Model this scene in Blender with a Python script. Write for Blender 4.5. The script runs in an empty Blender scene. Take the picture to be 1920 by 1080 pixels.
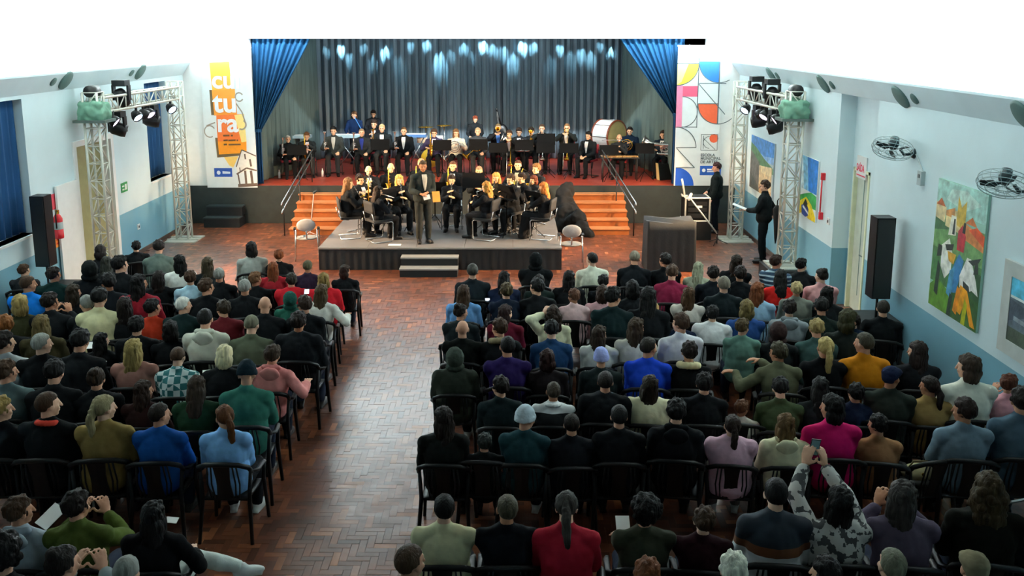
import bpy, bmesh, math, random
from mathutils import Vector, Matrix, Euler, noise as mnoise
random.seed(7)
scene = bpy.context.scene
COL = scene.collection
# ---------------------------------------------------------------- camera
CAM_H = 4.8
FOC, PPX, PPY, HOR = 1700.0, 960.0, 380.0, 63.0      # pixels of the 1920x1080 frame
TILT = math.atan((PPY - HOR) / FOC)
cam = bpy.data.objects.new('camera', bpy.data.cameras.new('camera'))
COL.objects.link(cam)
cam.location = (0, 0, CAM_H)
cam.rotation_euler = (math.pi / 2 - TILT, 0, 0)
cam.data.sensor_width = 36.0
cam.data.lens = FOC / 1920 * 36
cam.data.shift_y = -(540 - PPY) / 1920
cam.data.clip_start = 0.05
scene.camera = cam
# ---------------------------------------------------------------- world and exposure
world = bpy.data.worlds.new('world'); scene.world = world
world.use_nodes = True
world.node_tree.nodes['Background'].inputs[0].default_value = (0.55, 0.75, 0.85, 1)
world.node_tree.nodes['Background'].inputs[1].default_value = 0.02
vs = scene.view_settings
vs.view_transform = 'Standard'; vs.look = 'None'; vs.gamma = 1.0; vs.use_curve_mapping = False
vs.exposure = 0.65
COVE_POWER = 520.0            # each cove lamp along the side walls (watts)
FRONT_POWER = 170.0           # each added lamp, out of view, brightening the wall above the stage
STAGE_WASH = 30.0             # added lamps, hidden above the stage, that lift the backdrop
SPOT_WARM = 0.75              # stage spotlights (multiplier)
# ---------------------------------------------------------------- geometry of the hall (metres)
XL, XR, YS, YB = -8.25, 5.70, 22.9, 28.0             # side walls, stage front, back curtain
ZST, ZPL = 0.97, 0.48                                # stage floor, platform top
XC = (XL + XR) / 2
WALLTOP = 3.78
SOF_IN, SOF_Z = 0.22, 4.12                           # bevelled strip between wall and ceiling
CEIL = 5.75                                          # flat ceiling above the light coves

def ray(x, y):
    u, v = (x - PPX) / FOC, (y - PPY) / FOC
    c, s = math.cos(TILT), math.sin(TILT)
    return Vector((u, c - v * s, -s - v * c))
def at_z(x, y, z):
    r = ray(x, y); return Vector((0, 0, CAM_H)) + r * ((z - CAM_H) / r.z)
def at_y(x, y, Y):
    r = ray(x, y); return Vector((0, 0, CAM_H)) + r * (Y / r.y)
def at_x(x, y, X):
    r = ray(x, y); return Vector((0, 0, CAM_H)) + r * (X / r.x)

# ---------------------------------------------------------------- materials
MATS = {}
def lin(c):
    return tuple((v / 12.92 if v <= 0.04045 else ((v + 0.055) / 1.055) ** 2.4) for v in c)
def hexc(h):
    return lin(tuple(int(h[i:i + 2], 16) / 255 for i in (0, 2, 4)))
def newmat(name):
    m = bpy.data.materials.new(name); m.use_nodes = True
    nt = m.node_tree
    return m, nt, nt.nodes['Principled BSDF']
def bump(nt, b, scale, strength, dist=0.01, detail=4, stretch=None, coord='Object'):
    tc = nt.nodes.new('ShaderNodeTexCoord'); n = nt.nodes.new('ShaderNodeTexNoise')
    n.inputs['Scale'].default_value = scale; n.inputs['Detail'].default_value = detail
    if stretch:
        mp = nt.nodes.new('ShaderNodeMapping'); mp.inputs['Scale'].default_value = stretch
        nt.links.new(tc.outputs[coord], mp.inputs[0]); nt.links.new(mp.outputs[0], n.inputs['Vector'])
    else:
        nt.links.new(tc.outputs[coord], n.inputs['Vector'])
    bp = nt.nodes.new('ShaderNodeBump'); bp.inputs['Strength'].default_value = strength; bp.inputs['Distance'].default_value = dist
    nt.links.new(n.outputs['Fac'], bp.inputs['Height']); nt.links.new(bp.outputs[0], b.inputs['Normal'])
    return n
def vary(nt, b, col_socket_or_value, noise_scale, amt, coord='Object', stretch=None):
    """multiply a colour by a noise between 1-amt and 1+amt"""
    tc = nt.nodes.new('ShaderNodeTexCoord'); n = nt.nodes.new('ShaderNodeTexNoise')
    n.inputs['Scale'].default_value = noise_scale; n.inputs['Detail'].default_value = 3
    src = tc.outputs[coord]
    if stretch:
        mp = nt.nodes.new('ShaderNodeMapping'); mp.inputs['Scale'].default_value = stretch
        nt.links.new(src, mp.inputs[0]); src = mp.outputs[0]
    nt.links.new(src, n.inputs['Vector'])
    mr = nt.nodes.new('ShaderNodeMapRange')
    mr.inputs[1].default_value = 0.3; mr.inputs[2].default_value = 0.7
    mr.inputs[3].default_value = 1 - amt; mr.inputs[4].default_value = 1 + amt
    nt.links.new(n.outputs['Fac'], mr.inputs[0])
    mx = nt.nodes.new('ShaderNodeMix'); mx.data_type = 'RGBA'; mx.blend_type = 'MULTIPLY'
    mx.inputs[0].default_value = 1.0
    if isinstance(col_socket_or_value, tuple):
        mx.inputs[6].default_value = (*col_socket_or_value, 1)
    else:
        nt.links.new(col_socket_or_value, mx.inputs[6])
    nt.links.new(mr.outputs[0], mx.inputs[7])
    nt.links.new(mx.outputs[2], b.inputs['Base Color'])
    return mx
def plain(name, h, rough=0.6, metal=0.0, var=0.08, vscale=6.0, bs=None, bstr=0.2):
    if name in MATS: return MATS[name]
    m, nt, b = newmat(name)
    c = hexc(h) if isinstance(h, str) else h
    b.inputs['Roughness'].default_value = rough; b.inputs['Metallic'].default_value = metal
    vary(nt, b, c, vscale, var)
    if bs: bump(nt, b, bs, bstr)
    MATS[name] = m; return m
def tinted(name, rough, var, vscale, bs, bstr, stretch=None, spec=0.3):
    """colour comes from the object's own colour, so copies can share one mesh"""
    m, nt, b = newmat(name)
    oi = nt.nodes.new('ShaderNodeObjectInfo')
    b.inputs['Roughness'].default_value = rough
    vary(nt, b, oi.outputs['Color'], vscale, var, stretch=stretch)
    if bs: bump(nt, b, bs, bstr, stretch=stretch)
    b.inputs['Specular IOR Level'].default_value = spec
    MATS[name] = m; return m
tinted('cloth', 0.9, 0.14, 9.0, 14, 0.5, spec=0.12)
tinted('hair', 0.6, 0.4, 30.0, 90, 0.8, stretch=(1, 1, 0.15), spec=0.2)
tinted('skin', 0.55, 0.08, 12.0, None, 0)
tinted('leather', 0.4, 0.1, 12.0, None, 0)
plain('black_plastic', '0b0d0f', 0.45, var=0.15)
MATS['black_plastic'].node_tree.nodes['Principled BSDF'].inputs['Specular IOR Level'].default_value = 0.3
plain('black_metal', '17191b', 0.5, 0.0)
plain('black_cloth', '090a0c', 0.9, var=0.2, vscale=5, bs=25, bstr=0.3)
plain('stand_black', '0b0b0c', 0.8)
MATS['stand_black'].node_tree.nodes['Principled BSDF'].inputs['Specular IOR Level'].default_value = 0.15
plain('chrome', 'b9bcc0', 0.25, 0.9)
plain('alu', 'cfd0c6', 0.38, 0.35)
plain('brass', 'd9a93a', 0.25, 0.9)
plain('silver', 'd5d5d2', 0.2, 0.85)
plain('ebony', '0c0c0e', 0.3)
plain('white_plastic', 'e6e8e6', 0.4, var=0.03)
plain('paper', 'f2f3f0', 0.8, var=0.03)
plain('grey_pad', '8c8f93', 0.8, var=0.1, bs=40)
plain('white_paint', 'f1f4f4', 0.6, var=0.03)
plain('ceiling_paint', '76746d', 0.7, var=0.03)  # unseen ceiling, toned down so the floor reflects less of it
plain('black_paint', '10161a', 0.6, var=0.1)
plain('grey_fabric', '6d7072', 0.85, bs=40)
plain('lens_glow_off', '20242c', 0.1)
plain('eye', '1a120e', 0.2)
plain('red_paint', 'd21f2c', 0.4)

def printed():
    m, nt, b = newmat('printed')
    a = nt.nodes.new('ShaderNodeAttribute'); a.attribute_name = 'Col'
    vary(nt, b, a.outputs['Color'], 14, 0.05)
    b.inputs['Roughness'].default_value = 0.55
    MATS['printed'] = m
printed()
def painted():
    m, nt, b = newmat('brushwork')
    a = nt.nodes.new('ShaderNodeAttribute'); a.attribute_name = 'Col'
    vary(nt, b, a.outputs['Color'], 9, 0.35)
    bump(nt, b, 40, 0.3)
    b.inputs['Roughness'].default_value = 0.5
    MATS['brushwork'] = m
painted()
def emit(name, h, s):
    m, nt, b = newmat(name)
    b.inputs['Base Color'].default_value = (*hexc(h), 1)
    b.inputs['Emission Color'].default_value = (*hexc(h), 1)
    b.inputs['Emission Strength'].default_value = s
    MATS[name] = m
emit('lamp_glow_pink', 'f0d8ff', 5.0)
emit('lamp_glow_cyan', 'bfe6ff', 5.0)
emit('screen_glow', 'd8ecff', 1.6)
emit('sign_red_glow', 'e8697f', 0.5)

def wall_mat():
    m, nt, b = newmat('wall_two_tone')
    g = nt.nodes.new('ShaderNodeNewGeometry'); sx = nt.nodes.new('ShaderNodeSeparateXYZ')
    nt.links.new(g.outputs['Position'], sx.inputs[0])
    gt = nt.nodes.new('ShaderNodeMath'); gt.operation = 'GREATER_THAN'; gt.inputs[1].default_value = 1.04
    nt.links.new(sx.outputs['Z'], gt.inputs[0])
    mx = nt.nodes.new('ShaderNodeMix'); mx.data_type = 'RGBA'
    nt.links.new(gt.outputs[0], mx.inputs[0])
    mx.inputs[6].default_value = (*hexc('7cb0c4'), 1); mx.inputs[7].default_value = (*hexc('d8edf3'), 1)
    vary(nt, b, mx.outputs[2], 1.3, 0.04)
    b.inputs['Roughness'].default_value = 0.5
    bump(nt, b, 60, 0.08)
    MATS['wall'] = m
wall_mat()
def curtain_mat(name, h, rough=0.8):
    m, nt, b = newmat(name)
    vary(nt, b, hexc(h), 3, 0.18, stretch=(4, 4, 0.3))
    b.inputs['Roughness'].default_value = rough
    b.inputs['Specular IOR Level'].default_value = 0.15
    bump(nt, b, 60, 0.15)
    MATS[name] = m
curtain_mat('curtain_grey', '74858f', 0.6)
curtain_mat('curtain_side', '5d706e', 0.8)
curtain_mat('curtain_blue', '174468', 0.8)
curtain_mat('curtain_navy', '1f4770')
def plank_mat(name, use_attr):
    m, nt, b = newmat(name)
    if use_attr:
        a = nt.nodes.new('ShaderNodeAttribute'); a.attribute_name = 'Col'; fac = a.outputs['Fac']
    else:
        oi = nt.nodes.new('ShaderNodeObjectInfo')
        sc = nt.nodes.new('ShaderNodeSeparateColor'); nt.links.new(oi.outputs['Color'], sc.inputs[0]); fac = sc.outputs[0]
    cr = nt.nodes.new('ShaderNodeValToRGB'); e = cr.color_ramp.elements
    e[0].position = 0; e[0].color = (*hexc('4e2a1c'), 1)
    e[1].position = 1; e[1].color = (*hexc('ad6a42'), 1)
    x = e.new(0.35); x.color = (*hexc('693a26'), 1)
    x = e.new(0.7); x.color = (*hexc('7d462c'), 1)
    nt.links.new(fac, cr.inputs[0])
    vary(nt, b, cr.outputs[0], 5, 0.2, coord='Object' if not use_attr else 'Object')
    b.inputs['Roughness'].default_value = 0.36
    b.inputs['Coat Weight'].default_value = 1.0; b.inputs['Coat Roughness'].default_value = 0.27; b.inputs['Coat IOR'].default_value = 1.5
    g = nt.nodes.new('ShaderNodeNewGeometry'); n = nt.nodes.new('ShaderNodeTexNoise'); n.inputs['Scale'].default_value = 4.0
    nt.links.new(g.outputs['Position'], n.inputs['Vector'])
    bp = nt.nodes.new('ShaderNodeBump'); bp.inputs['Strength'].default_value = 0.35; bp.inputs['Distance'].default_value = 0.02
    nt.links.new(n.outputs['Fac'], bp.inputs['Height'])
    nt.links.new(bp.outputs[0], b.inputs['Normal']); nt.links.new(bp.outputs[0], b.inputs['Coat Normal'])
    MATS[name] = m
plank_mat('plank_single', False); plank_mat('plank_field', True)
def stage_floor_mat():
    m, nt, b = newmat('stage_boards')
    vary(nt, b, hexc('a8402e'), 2.5, 0.25, stretch=(0.4, 5, 1))
    b.inputs['Roughness'].default_value = 0.35
    bump(nt, b, 12, 0.15)
    MATS['stage_boards'] = m
stage_floor_mat()
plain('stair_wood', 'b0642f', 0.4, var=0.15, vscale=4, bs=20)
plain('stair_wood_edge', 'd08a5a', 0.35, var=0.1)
plain('fascia', '2c3331', 0.8, var=0.12, bs=20)
plain('platform_top', '6a6a6c', 0.35, var=0.12, vscale=3)
plain('platform_side', '15181b', 0.8)

# ---------------------------------------------------------------- mesh helpers
class MB:
    """collects shapes; build() links them as one mesh object"""
    def __init__(self): self.v = []; self.f = []; self.c = []
    def add(self, vs, fs, col=None):
        o = len(self.v); self.v += [tuple(v) for v in vs]
        self.f += [tuple(i + o for i in f) for f in fs]
        self.c += [col] * len(fs)
        return self
    def box(self, c, s, rot=None, col=None):
        hx, hy, hz = s[0] / 2, s[1] / 2, s[2] / 2
        P = [Vector((x * hx, y * hy, z * hz)) for z in (-1, 1) for y in (-1, 1) for x in (-1, 1)]
        if rot is not None: P = [rot @ p for p in P]
        c = Vector(c)
        return self.add([p + c for p in P], [(0, 2, 3, 1), (4, 5, 7, 6), (0, 1, 5, 4), (2, 6, 7, 3), (0, 4, 6, 2), (1, 3, 7, 5)], col)
    def box2(self, a, b, col=None):
        a, b = Vector(a), Vector(b)
        return self.box((a + b) / 2, [abs(b[i] - a[i]) for i in range(3)], None, col)
    def tube(self, pts, r, n=8, caps=True, col=None, flat=1.0):
        """swept round bar; r a number or list"""
        pts = [Vector(p) for p in pts]
        rs = r if isinstance(r, (list, tuple)) else [r] * len(pts)
        rings = []
        prev = None
        for i, p in enumerate(pts):
            t = (pts[min(i + 1, len(pts) - 1)] - pts[max(i - 1, 0)])
            if t.length < 1e-9: t = Vector((0, 0, 1))
            t.normalize()
            if prev is None:
                a = Vector((0, 0, 1)) if abs(t.z) < 0.9 else Vector((1, 0, 0))
                u = t.cross(a).normalized()
            else:
                u = (prev - t * prev.dot(t))
                u = u.normalized() if u.length > 1e-6 else t.orthogonal().normalized()
            prev = u; w = t.cross(u)
            rings.append([p + (u * math.cos(2 * math.pi * k / n) + w * math.sin(2 * math.pi * k / n) * flat) * rs[i] for k in range(n)])
        V = [q for R in rings for q in R]; F = []
        for i in range(len(pts) - 1):
            for k in range(n):
                F.append((i * n + k, i * n + (k + 1) % n, (i + 1) * n + (k + 1) % n, (i + 1) * n + k))
        if caps:
            F.append(tuple(range(n - 1, -1, -1))); F.append(tuple((len(pts) - 1) * n + k for k in range(n)))
        return self.add(V, F, col)
    def capsule(self, p0, r0, p1, r1, n=10):
        p0, p1 = Vector(p0), Vector(p1); d = p1 - p0
        L = d.length; t = d / L if L > 1e-6 else Vector((0, 0, 1))
        P, R = [], []
        for a in (-80, -50, -20): P.append(p0 + t * r0 * math.sin(math.radians(a))); R.append(r0 * math.cos(math.radians(a)))
        for k in (0.33, 0.66): P.append(p0 + t * (L * k)); R.append(r0 + (r1 - r0) * k)
        for a in (20, 50, 80): P.append(p1 + t * r1 * math.sin(math.radians(a))); R.append(r1 * math.cos(math.radians(a)))
        return self.tube(P, R, n)
    def ell(self, c, r, rot=None, n=14, m=9, fn=None):
        c = Vector(c); V = []; F = []
        for i in range(m + 1):
            th = math.pi * (i + (0.12 if i == 0 else -0.12 if i == m else 0)) / m
            for k in range(n):
                ph = 2 * math.pi * k / n
                p = Vector((math.sin(th) * math.cos(ph), math.sin(th) * math.sin(ph), math.cos(th)))
                q = Vector((p.x * r[0], p.y * r[1], p.z * r[2]))
                if fn: q = fn(p, q)
                if rot is not None: q = rot @ q
                V.append(q + c)
        for i in range(m):
            for k in range(n):
                F.append((i * n + k, (i + 1) * n + k, (i + 1) * n + (k + 1) % n, i * n + (k + 1) % n))
        F.append(tuple(range(n))); F.append(tuple(m * n + k for k in range(n - 1, -1, -1)))
        return self.add(V, F)
    def lathe(self, prof, c=(0, 0, 0), n=20, axis='z', rot=None):
        """profile of (radius, height) revolved"""
        V = []; F = []; c = Vector(c)
        for r, h in prof:
            for k in range(n):
                a = 2 * math.pi * k / n
                p = Vector((r * math.cos(a), r * math.sin(a), h))
                if axis == 'y': p = Vector((p.x, p.z, p.y))
                if axis == 'x': p = Vector((p.z, p.x, p.y))
                if rot is not None: p = rot @ p
                V.append(p + c)
        for i in range(len(prof) - 1):
            for k in range(n):
                F.append((i * n + k, i * n + (k + 1) % n, (i + 1) * n + (k + 1) % n, (i + 1) * n + k))
        return self.add(V, F)
    def mesh(self, name, mat=None, smooth=False, colattr=False):
        me = bpy.data.meshes.new(name)
        me.from_pydata(self.v, [], self.f)
        if colattr:
            at = me.attributes.new('Col', 'FLOAT_COLOR', 'FACE')
            for i, c in enumerate(self.c):
                c = c or (1, 1, 1)
                at.data[i].color = (*c, 1)
        if mat: me.materials.append(MATS[mat])
        if smooth: me.polygons.foreach_set('use_smooth', [True] * len(me.polygons))
        me.update()
        return me
    def build(self, name, mat, parent=None, smooth=False, colattr=False, loc=(0, 0, 0), fixn=False):
        me = self.mesh(name, mat, smooth, colattr)
        if fixn:
            bm = bmesh.new(); bm.from_mesh(me); bmesh.ops.recalc_face_normals(bm, faces=bm.faces); bm.to_mesh(me); bm.free()
        return link(name, me, parent, loc)

def link(name, me, parent=None, loc=(0, 0, 0), rot=None, scale=None, color=None):
    o = bpy.data.objects.new(name, me)
    COL.objects.link(o)
    if parent is not None: o.parent = parent
    o.location = loc
    if rot is not None: o.rotation_euler = rot
    if scale is not None: o.scale = scale if isinstance(scale, (tuple, list)) else (scale,) * 3
    if color is not None: o.color = (*color, 1)
    return o
def empty(name, loc=(0, 0, 0), rz=0.0, s=1.0):
    o = bpy.data.objects.new(name, None); COL.objects.link(o)
    o.empty_display_size = 0.1
    o.location = loc; o.rotation_euler = (0, 0, rz); o.scale = (s, s, s)
    return o
def tag(o, label, cat, group=None):
    o['label'] = label; o['category'] = cat
    if group: o['group'] = group
    return o
def struct(o, label=None):
    o['kind'] = 'structure'
    if label: o['label'] = label
    return o
def copy_tree(o, parent=None):
    c = o.copy(); COL.objects.link(c)
    if parent is not None: c.parent = parent
    for ch in list(o.children): copy_tree(ch, c)
    return c
def remesh(mb, voxel, smooth_it=3, name='m', mat=None, disp=()):
    me = mb.mesh(name)
    o = bpy.data.objects.new('tmp', me); COL.objects.link(o)
    r = o.modifiers.new('r', 'REMESH'); r.mode = 'VOXEL'; r.voxel_size = voxel; r.use_smooth_shade = True
    if smooth_it:
        s = o.modifiers.new('s', 'SMOOTH'); s.factor = 0.5; s.iterations = smooth_it
    dg = bpy.context.evaluated_depsgraph_get(); dg.update()
    out = bpy.data.meshes.new_from_object(o.evaluated_get(dg))
    out.name = name
    bpy.data.objects.remove(o); bpy.data.meshes.remove(me)
    out.materials.clear()
    if mat: out.materials.append(MATS[mat])
    if disp:
        nrm = [v.vector.copy() for v in out.vertex_normals]
        for v, n_ in zip(out.vertices, nrm):
            d = .45 * sum(q_[2] for q_ in disp)
            for (sx, sz, amp) in disp: d += amp * mnoise.noise(Vector((v.co.x * sx + 3.1, v.co.y * sx, v.co.z * sz)))
            v.co += n_ * d
        out.update()
    return out
ORD = ['first', 'second', 'third', 'fourth', 'fifth', 'sixth', 'seventh', 'eighth', 'ninth', 'tenth', 'eleventh', 'twelfth', 'thirteenth', 'fourteenth', 'fifteenth', 'sixteenth']
# ================================================================ THE SETTING
# ---- floor: herringbone parquet; nearest 300 blocks are single parts
floor = MB().box2((XL - 0.3, -2, -0.12), (XR + 0.6, YS + 0.1, -0.012)).build('floor', 'black_paint')
struct(floor, 'reddish brown herringbone parquet floor with a worn varnish shine')
W = 0.072; NB = 3
def block_rect(i, j, vert):
    x0, y0 = XL - 0.05 + i * W, 3.9 + j * W
    return (x0, y0, x0 + W * (1 if vert else NB), y0 + W * (NB if vert else 1))
near, field = [], MB()
def field_block(r, tone):
    cx, cy = (r[0] + r[2]) / 2, (r[1] + r[3]) / 2
    g = 0.0007; dz = rg.uniform(-0.0012, 0.0012); tx, ty = rg.uniform(-.006, .006), rg.uniform(-.012, .012)
    V = [(X_, Y_, dz + (X_ - cx) * tx + (Y_ - cy) * ty) for X_, Y_ in ((r[0] + g, r[1] + g), (r[2] - g, r[1] + g), (r[2] - g, r[3] - g), (r[0] + g, r[3] - g))]
    V += [(v[0] + (g if v[0] > cx else -g), v[1] + (g if v[1] > cy else -g), -0.011) for v in V]
    field.add(V, [(0, 1, 2, 3), (0, 4, 5, 1), (1, 5, 6, 2), (2, 6, 7, 3), (3, 7, 4, 0)], (tone,) * 3)
ni, nj = int((XR - XL + 0.5) / W), int((YS - 3.9) / W)
rg = random.Random(3)
for j in range(nj):
    for i in range(ni):
        k = (i - j) % (2 * NB)
        if k == 0: r = block_rect(i, j, False)
        elif k == 2 * NB - 1: r = block_rect(i, j, True)
        else: continue
        tone = min(0.98, max(0.03, rg.gauss(0.46, 0.24)))
        cx, cy = (r[0] + r[2]) / 2, (r[1] + r[3]) / 2
        if -2.25 < cx < -0.6 and 5.35 < cy < 9.0:
            near.append((cy, r, k != 0, tone))
        else:
            field_block(r, tone)
near.sort(key=lambda t: t[0])
PB = {}
for vert in (False, True):
    g = 0.0007; lx, ly = (W / 2 - g, W * NB / 2 - g) if vert else (W * NB / 2 - g, W / 2 - g)
    b_ = 0.0015
    V = [(-lx + b_, -ly + b_, 0), (lx - b_, -ly + b_, 0), (lx - b_, ly - b_, 0), (-lx + b_, ly - b_, 0),
         (-lx, -ly, -b_), (lx, -ly, -b_), (lx, ly, -b_), (-lx, ly, -b_), (-lx, -ly, -0.011), (lx, -ly, -0.011), (lx, ly, -0.011), (-lx, ly, -0.011)]
    F = [(0, 1, 2, 3)] + [(a, a + 4, (a + 1) % 4 + 4, (a + 1) % 4) for a in range(4)] + [(a + 4, a + 8, (a + 1) % 4 + 8, (a + 1) % 4 + 4) for a in range(4)]
    PB[vert] = MB().add(V, F).mesh('parquet_block', 'plank_single')
for n, (cy, r, vert, tone) in enumerate(near):
    if n < 300:
        link('parquet_block', PB[vert], floor, ((r[0] + r[2]) / 2, cy, rg.uniform(-0.0012, 0.0012)), (rg.uniform(-.012, .012), rg.uniform(-.006, .006), 0), color=(tone,) * 3)
    else:
        field_block(r, tone)
fo = field.build('parquet_blocks', 'plank_field', floor, colattr=True); fo['kind'] = 'stuff'

# ---- walls
def wall_boxes(x0, x1, y0, y1, z0, z1, holes):
    mb = MB()
    ys = sorted({y0, y1, *[h[0] for h in holes], *[h[1] for h in holes]})
    zs = sorted({z0, z1, *[h[2] for h in holes], *[h[3] for h in holes]})
    for a, b in zip(ys, ys[1:]):
        for c, d in zip(zs, zs[1:]):
            if any(h[0] <= a and b <= h[1] and h[2] <= c and d <= h[3] for h in holes): continue
            mb.box2((x0, a, c), (x1, b, d))
    return mb
WIN1, WIN2, DOORL = (13.0, 15.3, 1.42, 3.72), (20.45, 21.7, 1.47, 3.70), (16.95, 18.55, 0.0, 2.75)
struct(wall_boxes(XL - 0.3, XL, -2, YS, 0, WALLTOP + 0.02, [WIN1, WIN2, DOORL]).build('wall_left', 'wall'), 'left wall, white above a blue-grey dado band')
mb = wall_boxes(XR, XR + 0.45, 15.75, YS, 0, WALLTOP + 0.02, [])
DOORR = (14.95, 15.66, 0.0, 2.52)
for part in (wall_boxes(XR + 0.28, XR + 0.45, 14.1, 15.75, 0, WALLTOP + 0.02, [DOORR]), wall_boxes(XR, XR + 0.45, -2, 14.1, 0, WALLTOP + 0.02, [])):
    mb.add(part.v, part.f)
mb.build('tmp', 'wall').name = 'wall_right'
struct(bpy.data.objects['wall_right'], 'right wall with door recess, white above a blue-grey dado band')
struct(MB().box2((XL - 0.3, -2.2, 0), (XR + 0.45, -2, 6)).build('wall_back', 'wall'))
OPX0, OPX1, OPZ = -6.56, 4.86, 4.68
pw = MB()
pw.box2((XL, YS, 0), (OPX0, YS + 0.25, CEIL)); pw.box2((OPX1, YS, 0), (XR, YS + 0.25, CEIL)); pw.box2((OPX0, YS, OPZ), (OPX1, YS + 0.25, CEIL))
struct(pw.build('wall_stage', 'white_paint'), 'white proscenium wall around the stage opening')
for side, X, sg in (('left', XL, 1), ('right', XR, -1)):
    y1 = YS
    bb = MB()
    if side == 'left':
        bb.box2((X, -2, 0), (X + 0.02, DOORL[0], 0.09)); bb.box2((X, DOORL[1], 0), (X + 0.02, YS, 0.09))
    else:
        bb.box2((X, -2, 0), (X - 0.02, 14.1, 0.09)); bb.box2((X, 15.75, 0), (X - 0.02, YS, 0.09))
    struct(bb.build('baseboard_' + side, plain('baseboard', '54453d', 0.5).name))
# ---- ceiling: flat slab, and a bevelled trough along each wall that hides the cove lamps
ce = MB().box2((XL - 0.3, -2.2, CEIL), (XR + 0.45, YS + 0.2, CEIL + 0.15)).build('ceiling', 'ceiling_paint'); struct(ce, 'flat unseen hall ceiling above the light coves, painted darker to dim its reflection')
for side, X, sg in (('left', XL, 1), ('right', XR, -1)):
    mb = MB(); x1 = X + sg * SOF_IN
    V = []
    for y in (-2, YS - 0.002): V += [(X, y, WALLTOP), (x1, y, SOF_Z - 0.03), (x1, y, SOF_Z), (x1 - sg * 0.03, y, SOF_Z), (x1 - sg * 0.05, y, SOF_Z - 0.05), (X, y, WALLTOP + 0.1)]
    F = [(k, k + 1, 6 + k + 1, 6 + k) for k in range(5)]
    struct(mb.add(V, F).build('trim_cove_' + side, 'wall', fixn=False), 'bevelled pale strip along the top of the %s wall' % side)
    struct(MB().box2((X, -2, WALLTOP + 0.021), (X - sg * 0.3, YS, CEIL)).build('wall_upper_' + side, 'white_paint'), 'upper part of the %s wall above the light cove' % side)
    for k in range(5):
        y0 = 7.5 + k * 3.05
        L = empty('cove_light', (X + sg * 0.09, y0 + 1.45, WALLTOP + 0.29)); tag(L, 'long white lamp in the bright cove atop the %s wall, %s from the stage' % (side, ORD[4 - k]), 'cove light', 'cove lamps along the %s wall' % side)
        MB().box2((-0.05, -1.45, -0.03), (0.05, 1.45, 0.0)).build('housing', 'white_plastic', L); MB().box2((-sg * 0.09, -1.3, -0.03), (-sg * 0.05, 1.3, -0.01)).build('bracket', 'white_plastic', L)
        A = bpy.data.lights.new('cove_lamp', 'AREA'); A.shape = 'RECTANGLE'; A.size = 0.1; A.size_y = 2.9; A.energy = COVE_POWER * (0.4, 0.7, 1, 1, 0.9)[k]; A.color = (0.77, 0.95, 1.0)
        ao = bpy.data.objects.new('cove_lamp', A); COL.objects.link(ao); ao.parent = L; ao.location = (0, 0, 0.03)
        ao.rotation_euler = (math.pi, sg * 0.7, 0)
# ---- added lamps, above the view, that whiten the wall over the stage
for k in range(5):
    x = XL + 1.5 + k * (XR - XL - 3.0) / 4
    L = empty('added_wall_light', (x, YS - 1.7, CEIL)); tag(L, 'added lamp out of view in front of the stage wall, %s from the left' % ORD[k], 'added light', 'added lamps before the stage wall')
    MB().box2((-1.2, -0.06, -0.09), (1.2, 0.06, 0.0)).build('housing', 'white_plastic', L)
    A = bpy.data.lights.new('added_wall_lamp', 'AREA'); A.shape = 'RECTANGLE'; A.size = 2.3; A.size_y = 0.1; A.energy = FRONT_POWER; A.color = (0.9, 0.97, 1.0)
    ao = bpy.data.objects.new('added_wall_lamp', A); COL.objects.link(ao); ao.parent = L; ao.location = (0, 0.03, -0.11)
    ao.rotation_euler = (1.38, 0, 0); A.spread = math.radians(80)
# ---- stage
st = MB().box2((OPX0 - 0.9, YS + 0.02, ZST - 0.1), (OPX1 + 0.7, YB + 0.4, ZST)).build('floor_stage', 'stage_boards')
struct(st, 'red-brown wooden stage floor')
for i in range(11):
    y = YS + 0.06 + i * 0.46
    MB().box2((OPX0 - 0.9, y, ZST), (OPX1 + 0.7, y + 0.452, ZST + 0.006)).build('plank', 'stage_boards', st)
fa = MB().box2((XL, YS - 0.03, 0), (XR, YS + 0.02, ZST + 0.005)).build('trim_1', 'fascia'); struct(fa, 'dark grey-green stage fascia board')
struct(MB().box2((OPX0 - 0.9, YS + 0.25, 5.6), (OPX1 + 0.7, YB + 0.4, 5.75)).build('ceiling_stage', 'black_paint'))
struct(MB().box2((OPX0 - 0.95, YB + 0.35, 0), (OPX1 + 0.75, YB + 0.45, 5.7)).build('wall_stage_back', 'black_paint'))
for X in (OPX0 - 0.95, OPX1 + 0.7):
    struct(MB().box2((X, YS + 0.25, 0), (X + 0.06, YB + 0.4, 5.7)).build('wall_stage_side', 'black_paint'))
def drape(p0, p1, z0, z1, folds, amp, seed=0, n_per=8, hem=0.0):
    """hanging pleated cloth between two plan points"""
    r = random.Random(seed)
    p0, p1 = Vector((*p0, 0)), Vector((*p1, 0)); d = (p1 - p0); L = d.length; t = d / L; nrm = Vector((-t.y, t.x, 0))
    N = folds * n_per; ph = [r.uniform(0.5, 1.3) for _ in range(folds + 1)]; off = [r.uniform(-0.25, 0.25) for _ in range(folds + 1)]
    rows = 6; V = []; F = []
    for j in range(rows + 1):
        w = j / rows
        for i in range(N + 1):
            u = i / n_per; k = min(int(u), folds - 1); fr = u - k
            a = ph[k] * (1 - fr) + ph[k + 1] * fr
            y = math.sin(2 * math.pi * (u + 0.15 * off[k])) * amp * a * (0.75 + 0.35 * w)
            x = L * i / N + 0.3 * amp * math.sin(4 * math.pi * u)
            V.append(p0 + t * x + nrm * y + Vector((0, 0, z1 + (z0 - z1) * w)))
    for j in range(rows):
        for i in range(N):
            a = j * (N + 1) + i
            F.append((a, a + 1, a + N + 2, a + N + 1))
    return MB().add(V, F)
bc = empty('stage_curtain', (-1.3, YB, ZST)); tag(bc, 'dark grey pleated backdrop curtain across the rear of the stage', 'curtain')
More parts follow.
